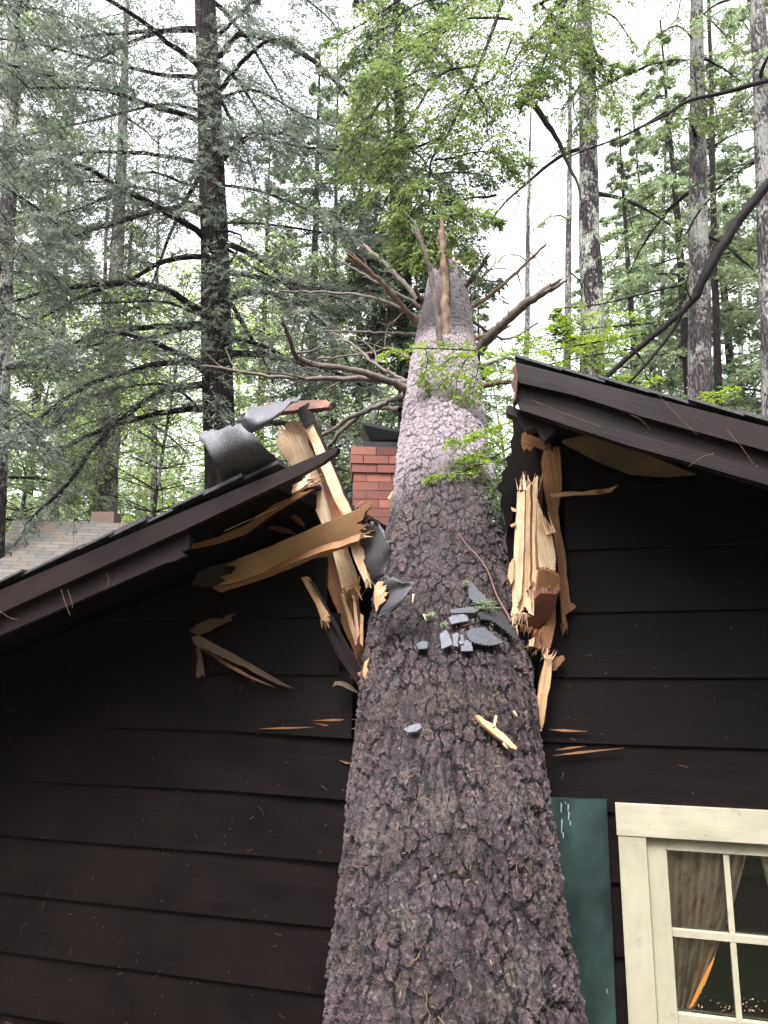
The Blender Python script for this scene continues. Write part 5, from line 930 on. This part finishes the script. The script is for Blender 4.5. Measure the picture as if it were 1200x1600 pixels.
for k, (lb, pa, pb, Y, wp_, bk, nb) in enumerate([('thin pale trunk just right of the fallen stem, half hidden by twigs', (820, 520), (824, 250), 22, 13, 'bark_pale', 8), ('thin grey trunk leaning close on the left of the second thickest trunk', (888, 500), (896, 150), 18, 15, 'bark_pale', 8),
      ('thin dark trunk between the two lichen trunks', (1036, 600), (1044, 250), 20, 10, 'bark_lich', 16), ('slim dark trunk right of the mottled trunk', (1124, 640), (1112, 300), 15, 14, 'bark_dark', 14), ('thin pale trunk left of the big hemlock, low down', (243, 800), (246, 620), 24, 11, 'bark_pale', 18),
      ('slim dark trunk standing just left of the pale speckled trunk', (150, 800), (158, 620), 21, 10, 'bark_lich', 16), ('slim brown trunk right of the big hemlock, partly behind its boughs', (520, 640), (524, 300), 20, 12, 'bark_dark', 20), ('thin trunk near the top centre behind the bright boughs', (614, 280), (600, 0), 17, 13, 'bark_dark', 14), ('slender trunk between big hemlock and the left edge', (95, 560), (110, 200), 19, 12, 'bark_lich', 18), ('thin trunk behind the chimney cap', (585, 640), (588, 400), 18, 11, 'bark_lich', 18), ('faint thin trunk far right between mottled and cut-off trunks', (1160, 620), (1152, 250), 24, 11, 'bark_lich', 16)]):
    bare_tree(lb, pa, pb, Y, wp_, bk, rs(60+k), nb=nb, Lm=2.6, z0=4.5, leafmat='hem_far', leaf=.075, cnt=(14, 6, 6), dens=1. if pa[0] < 700 else .6)

# hemlock prototypes copied through the wood
HG = 'hemlocks deeper in the wood'
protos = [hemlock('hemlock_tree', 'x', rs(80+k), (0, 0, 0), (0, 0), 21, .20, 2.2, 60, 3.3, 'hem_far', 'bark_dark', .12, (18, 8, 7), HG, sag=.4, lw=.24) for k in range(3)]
def beech(r, H=12, nc=150, leaf=.075, per=110, R_=2.8):
    t = thing('beech_tree', 'x', 'tree', (0, 0, 0), 'light green young broadleaf trees'); q = QB(); zs = np.linspace(-.1, H*.9, 22); P = np.stack([.25*np.sin(zs*.4), .2*np.sin(zs*.3+1), zs], -1); q.tube(P, np.linspace(.09, .015, 22), 10, r, .03); q.build('trunk', M['bark_lich'], t)
    q = QB(); V, tn = [], []
    for k in range(nc):
        f = r.rand(); z = H*(.12+.86*f); i = min(21, int(z/(H*.9)*21)); c0 = P[i]; az = r.rand()*6.28; rd = R_*math.sqrt(r.rand())*math.sin(math.pi*min(1, .15+.8*f))**.6
        c = c0+np.array([math.cos(az)*rd, math.sin(az)*rd, rd*.25+r.randn()*.2]); q.tube(cat_rom([c0, (c0+c)/2+UPZ*.1, c], 6), np.linspace(.014, .004, 6), 4)
        n_ = per; p = c+r.randn(n_, 3)*np.array([.42, .42, .13]); d = nrm(r.randn(n_, 3)*np.array([1, 1, .35])-UPZ*.25); wd = nrm(np.cross(d, UPZ+r.randn(n_, 3)*.45)); l = leaf*r.uniform(.6, 1.2, (n_, 1))
        V.append(np.stack([p, p+d*l*.5+wd*l*.28, p+d*l, p+d*l*.5-wd*l*.28], 1)); tn.append(np.clip(.5+r.randn()*.2+r.randn(n_)*.15, 0, 1))
    crown(q, [(a, b_) for a, b_ in zip(V, tn)], M['beech'], M['twig'], t); return t
bp = [beech(rs(90)), beech(rs(91), 16, 190, .08, 110, 3.4)]
def gpos(px, Y): return (float(at(px, 1000, Y)[0]), float(Y), 0.)
r = rs(99)
HP = [(1110, 18, .95, 'hemlock whose soft crown fills the gap right of the mottled trunk'), (1050, 27, 1.15, 'tall hemlock behind the gap left of the mottled trunk'), (760, 26, .8, 'lower hemlock behind the right side of the fallen stem'), (480, 21, 1.05, 'tall hemlock in the second row, seen between the big hemlock and the chimney'), (-60, 15, 1., 'hemlock at the far left edge of the wood'), (560, 27, 1.2, 'tall distant hemlock behind the chimney'), (700, 30, 1.1, 'distant hemlock behind the tip of the fallen stem'),
      (1020, 23, 1., 'hemlock between the lichen-spotted and mottled trunks'), (1180, 20, .95, 'hemlock behind the trunk cut by the right edge'), (1280, 16, 1., 'hemlock just outside the right edge, boughs reaching in'), (400, 32, 1.3, 'very distant hemlock left of the chimney'), (160, 34, 1.3, 'very distant hemlock above the neighbouring roof'), (940, 36, 1.1, 'very distant hemlock behind the lichen-spotted trunk'), (1110, 38, 1.2, 'very distant hemlock right of the mottled trunk'), (20, 27, 1.2, 'tall hemlock in the far left background')]
for k, (px, Y, sc, lb) in enumerate(HP):
    p = protos[k % 3]
    if k < 3: p.location = gpos(px, Y); p.rotation_euler = (0, 0, r.rand()*6); p['label'] = lb; p.scale = (sc,)*3
    else: ctree(p, gpos(px, Y), r.rand()*6, lb, sc)
BP = [(240, 17, 1., 'light green young broadleaf tree left of the big hemlock trunk'), (470, 23, 1., 'light green broadleaf tree low behind the curled roofing'), (30, 20, 1.1, 'light green broadleaf tree above the neighbouring roof at the left edge'), (330, 28, 1.2, 'tall light green broadleaf crown behind the big hemlock'), (130, 30, 1.3, 'far light green broadleaf tree over the neighbouring roof'), (620, 34, 1.2, 'far light green broadleaf tree behind the chimney'), (980, 30, .75, 'small light green broadleaf tree behind the right roof'), (1150, 27, .7, 'small light green broadleaf tree at the far right'), (840, 40, .9, 'far small light green broadleaf tree right of the fallen stem')]
for k, (px, Y, sc, lb) in enumerate(BP):
    p = bp[k % 2]
    if k < 2: p.location = gpos(px, Y); p.rotation_euler = (0, 0, r.rand()*6); p['label'] = lb; p.scale = (sc,)*3
    else: ctree(p, gpos(px, Y), r.rand()*6, lb, sc, 'light green young broadleaf trees')
r = rs(130); n_ = 26000; az = r.uniform(math.pi*.93, math.pi*2.07, n_); rd = r.uniform(8, 15, n_); hh = 8.5+1.5*np.sin(az*9)+np.sin(az*23); p = np.stack([np.cos(az)*rd, np.sin(az)*rd, hh*r.rand(n_)**.8], -1)  # unseen leaf mass behind the camera, added to block low frontal sky
d = nrm(r.randn(n_, 3)); wd = nrm(np.cross(d, r.randn(n_, 3))); l = .45*r.uniform(.5, 1.2, (n_, 1)); BW = leafobj('light_blocking_woods', [(np.stack([p, p+d*l*.5+wd*l*.4, p+d*l, p+d*l*.5-wd*l*.4], 1), r.rand(n_))], M['hem_dark'], None)
BW['kind'] = 'stuff'; tag(BW, 'dark mass of unseen woods added behind the viewer to dim the wall and window panes', 'woods')
# far wood: one soft mass of thin stems and leaves
r = rs(120); V, tn = [], []; q = QB()
for k in range(170):
    x, y = r.uniform(-48, 48), r.uniform(42, 70); H_ = r.uniform(14, 24); q.tube(np.array([[x, y, -.5], [x+r.randn()*.3, y, H_*.5], [x+r.randn()*.6, y, H_]]), [.22, .16, .05], 6)
    den = 1. if x < 4 else .55
    for j in range(int(34*den)):
        z = r.uniform(1.5, H_); c = np.array([x, y, z])+r.randn(3)*np.array([1.5, 1.5, .3])*(1.2-z/H_); n_ = 60; p = c+r.randn(n_, 3)*np.array([.9, .9, .25]); d = nrm(r.randn(n_, 3)*np.array([1, 1, .4])); wd = nrm(np.cross(d, UPZ+r.randn(n_, 3)*.5)); l = .32*r.uniform(.5, 1.2, (n_, 1))
        V.append(np.stack([p, p+d*l*.5+wd*l*.25, p+d*l, p+d*l*.5-wd*l*.25], 1)); tn.append(np.clip(.5+r.randn()*.2+r.randn(n_)*.15, 0, 1))
FWD = thing('far_woods', 'soft mass of distant stems and foliage closing the wood behind everything', 'woods', (0, 55, 0)); FWD['kind'] = 'stuff'
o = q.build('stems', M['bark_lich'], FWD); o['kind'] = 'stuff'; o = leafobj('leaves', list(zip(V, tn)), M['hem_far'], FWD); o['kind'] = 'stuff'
# ---------------------------------------------------------------- thin haze added for the bloom that fades the far trees
hm = bpy.data.materials.new('bloom_haze'); hm.use_nodes = True; ht = hm.node_tree; ht.nodes.clear()
ho = ht.nodes.new('ShaderNodeOutputMaterial'); hv = ht.nodes.new('ShaderNodeVolumePrincipled'); hv.inputs['Color'].default_value = (.93, .93, .95, 1); hv.inputs['Density'].default_value = .0005; hv.inputs['Anisotropy'].default_value = .2
ht.links.new(hv.outputs[0], ho.inputs['Volume'])
bpy.ops.mesh.primitive_cube_add(size=1, location=(0, 28, 14.2)); hz_ = bpy.context.object; hz_.name = 'haze'; hz_.scale = (130, 100, 32); hz_.data.materials.append(hm); hz_['kind'] = 'stuff'
tag(hz_, 'thin pale haze added between the trees in place of sky bloom', 'haze')
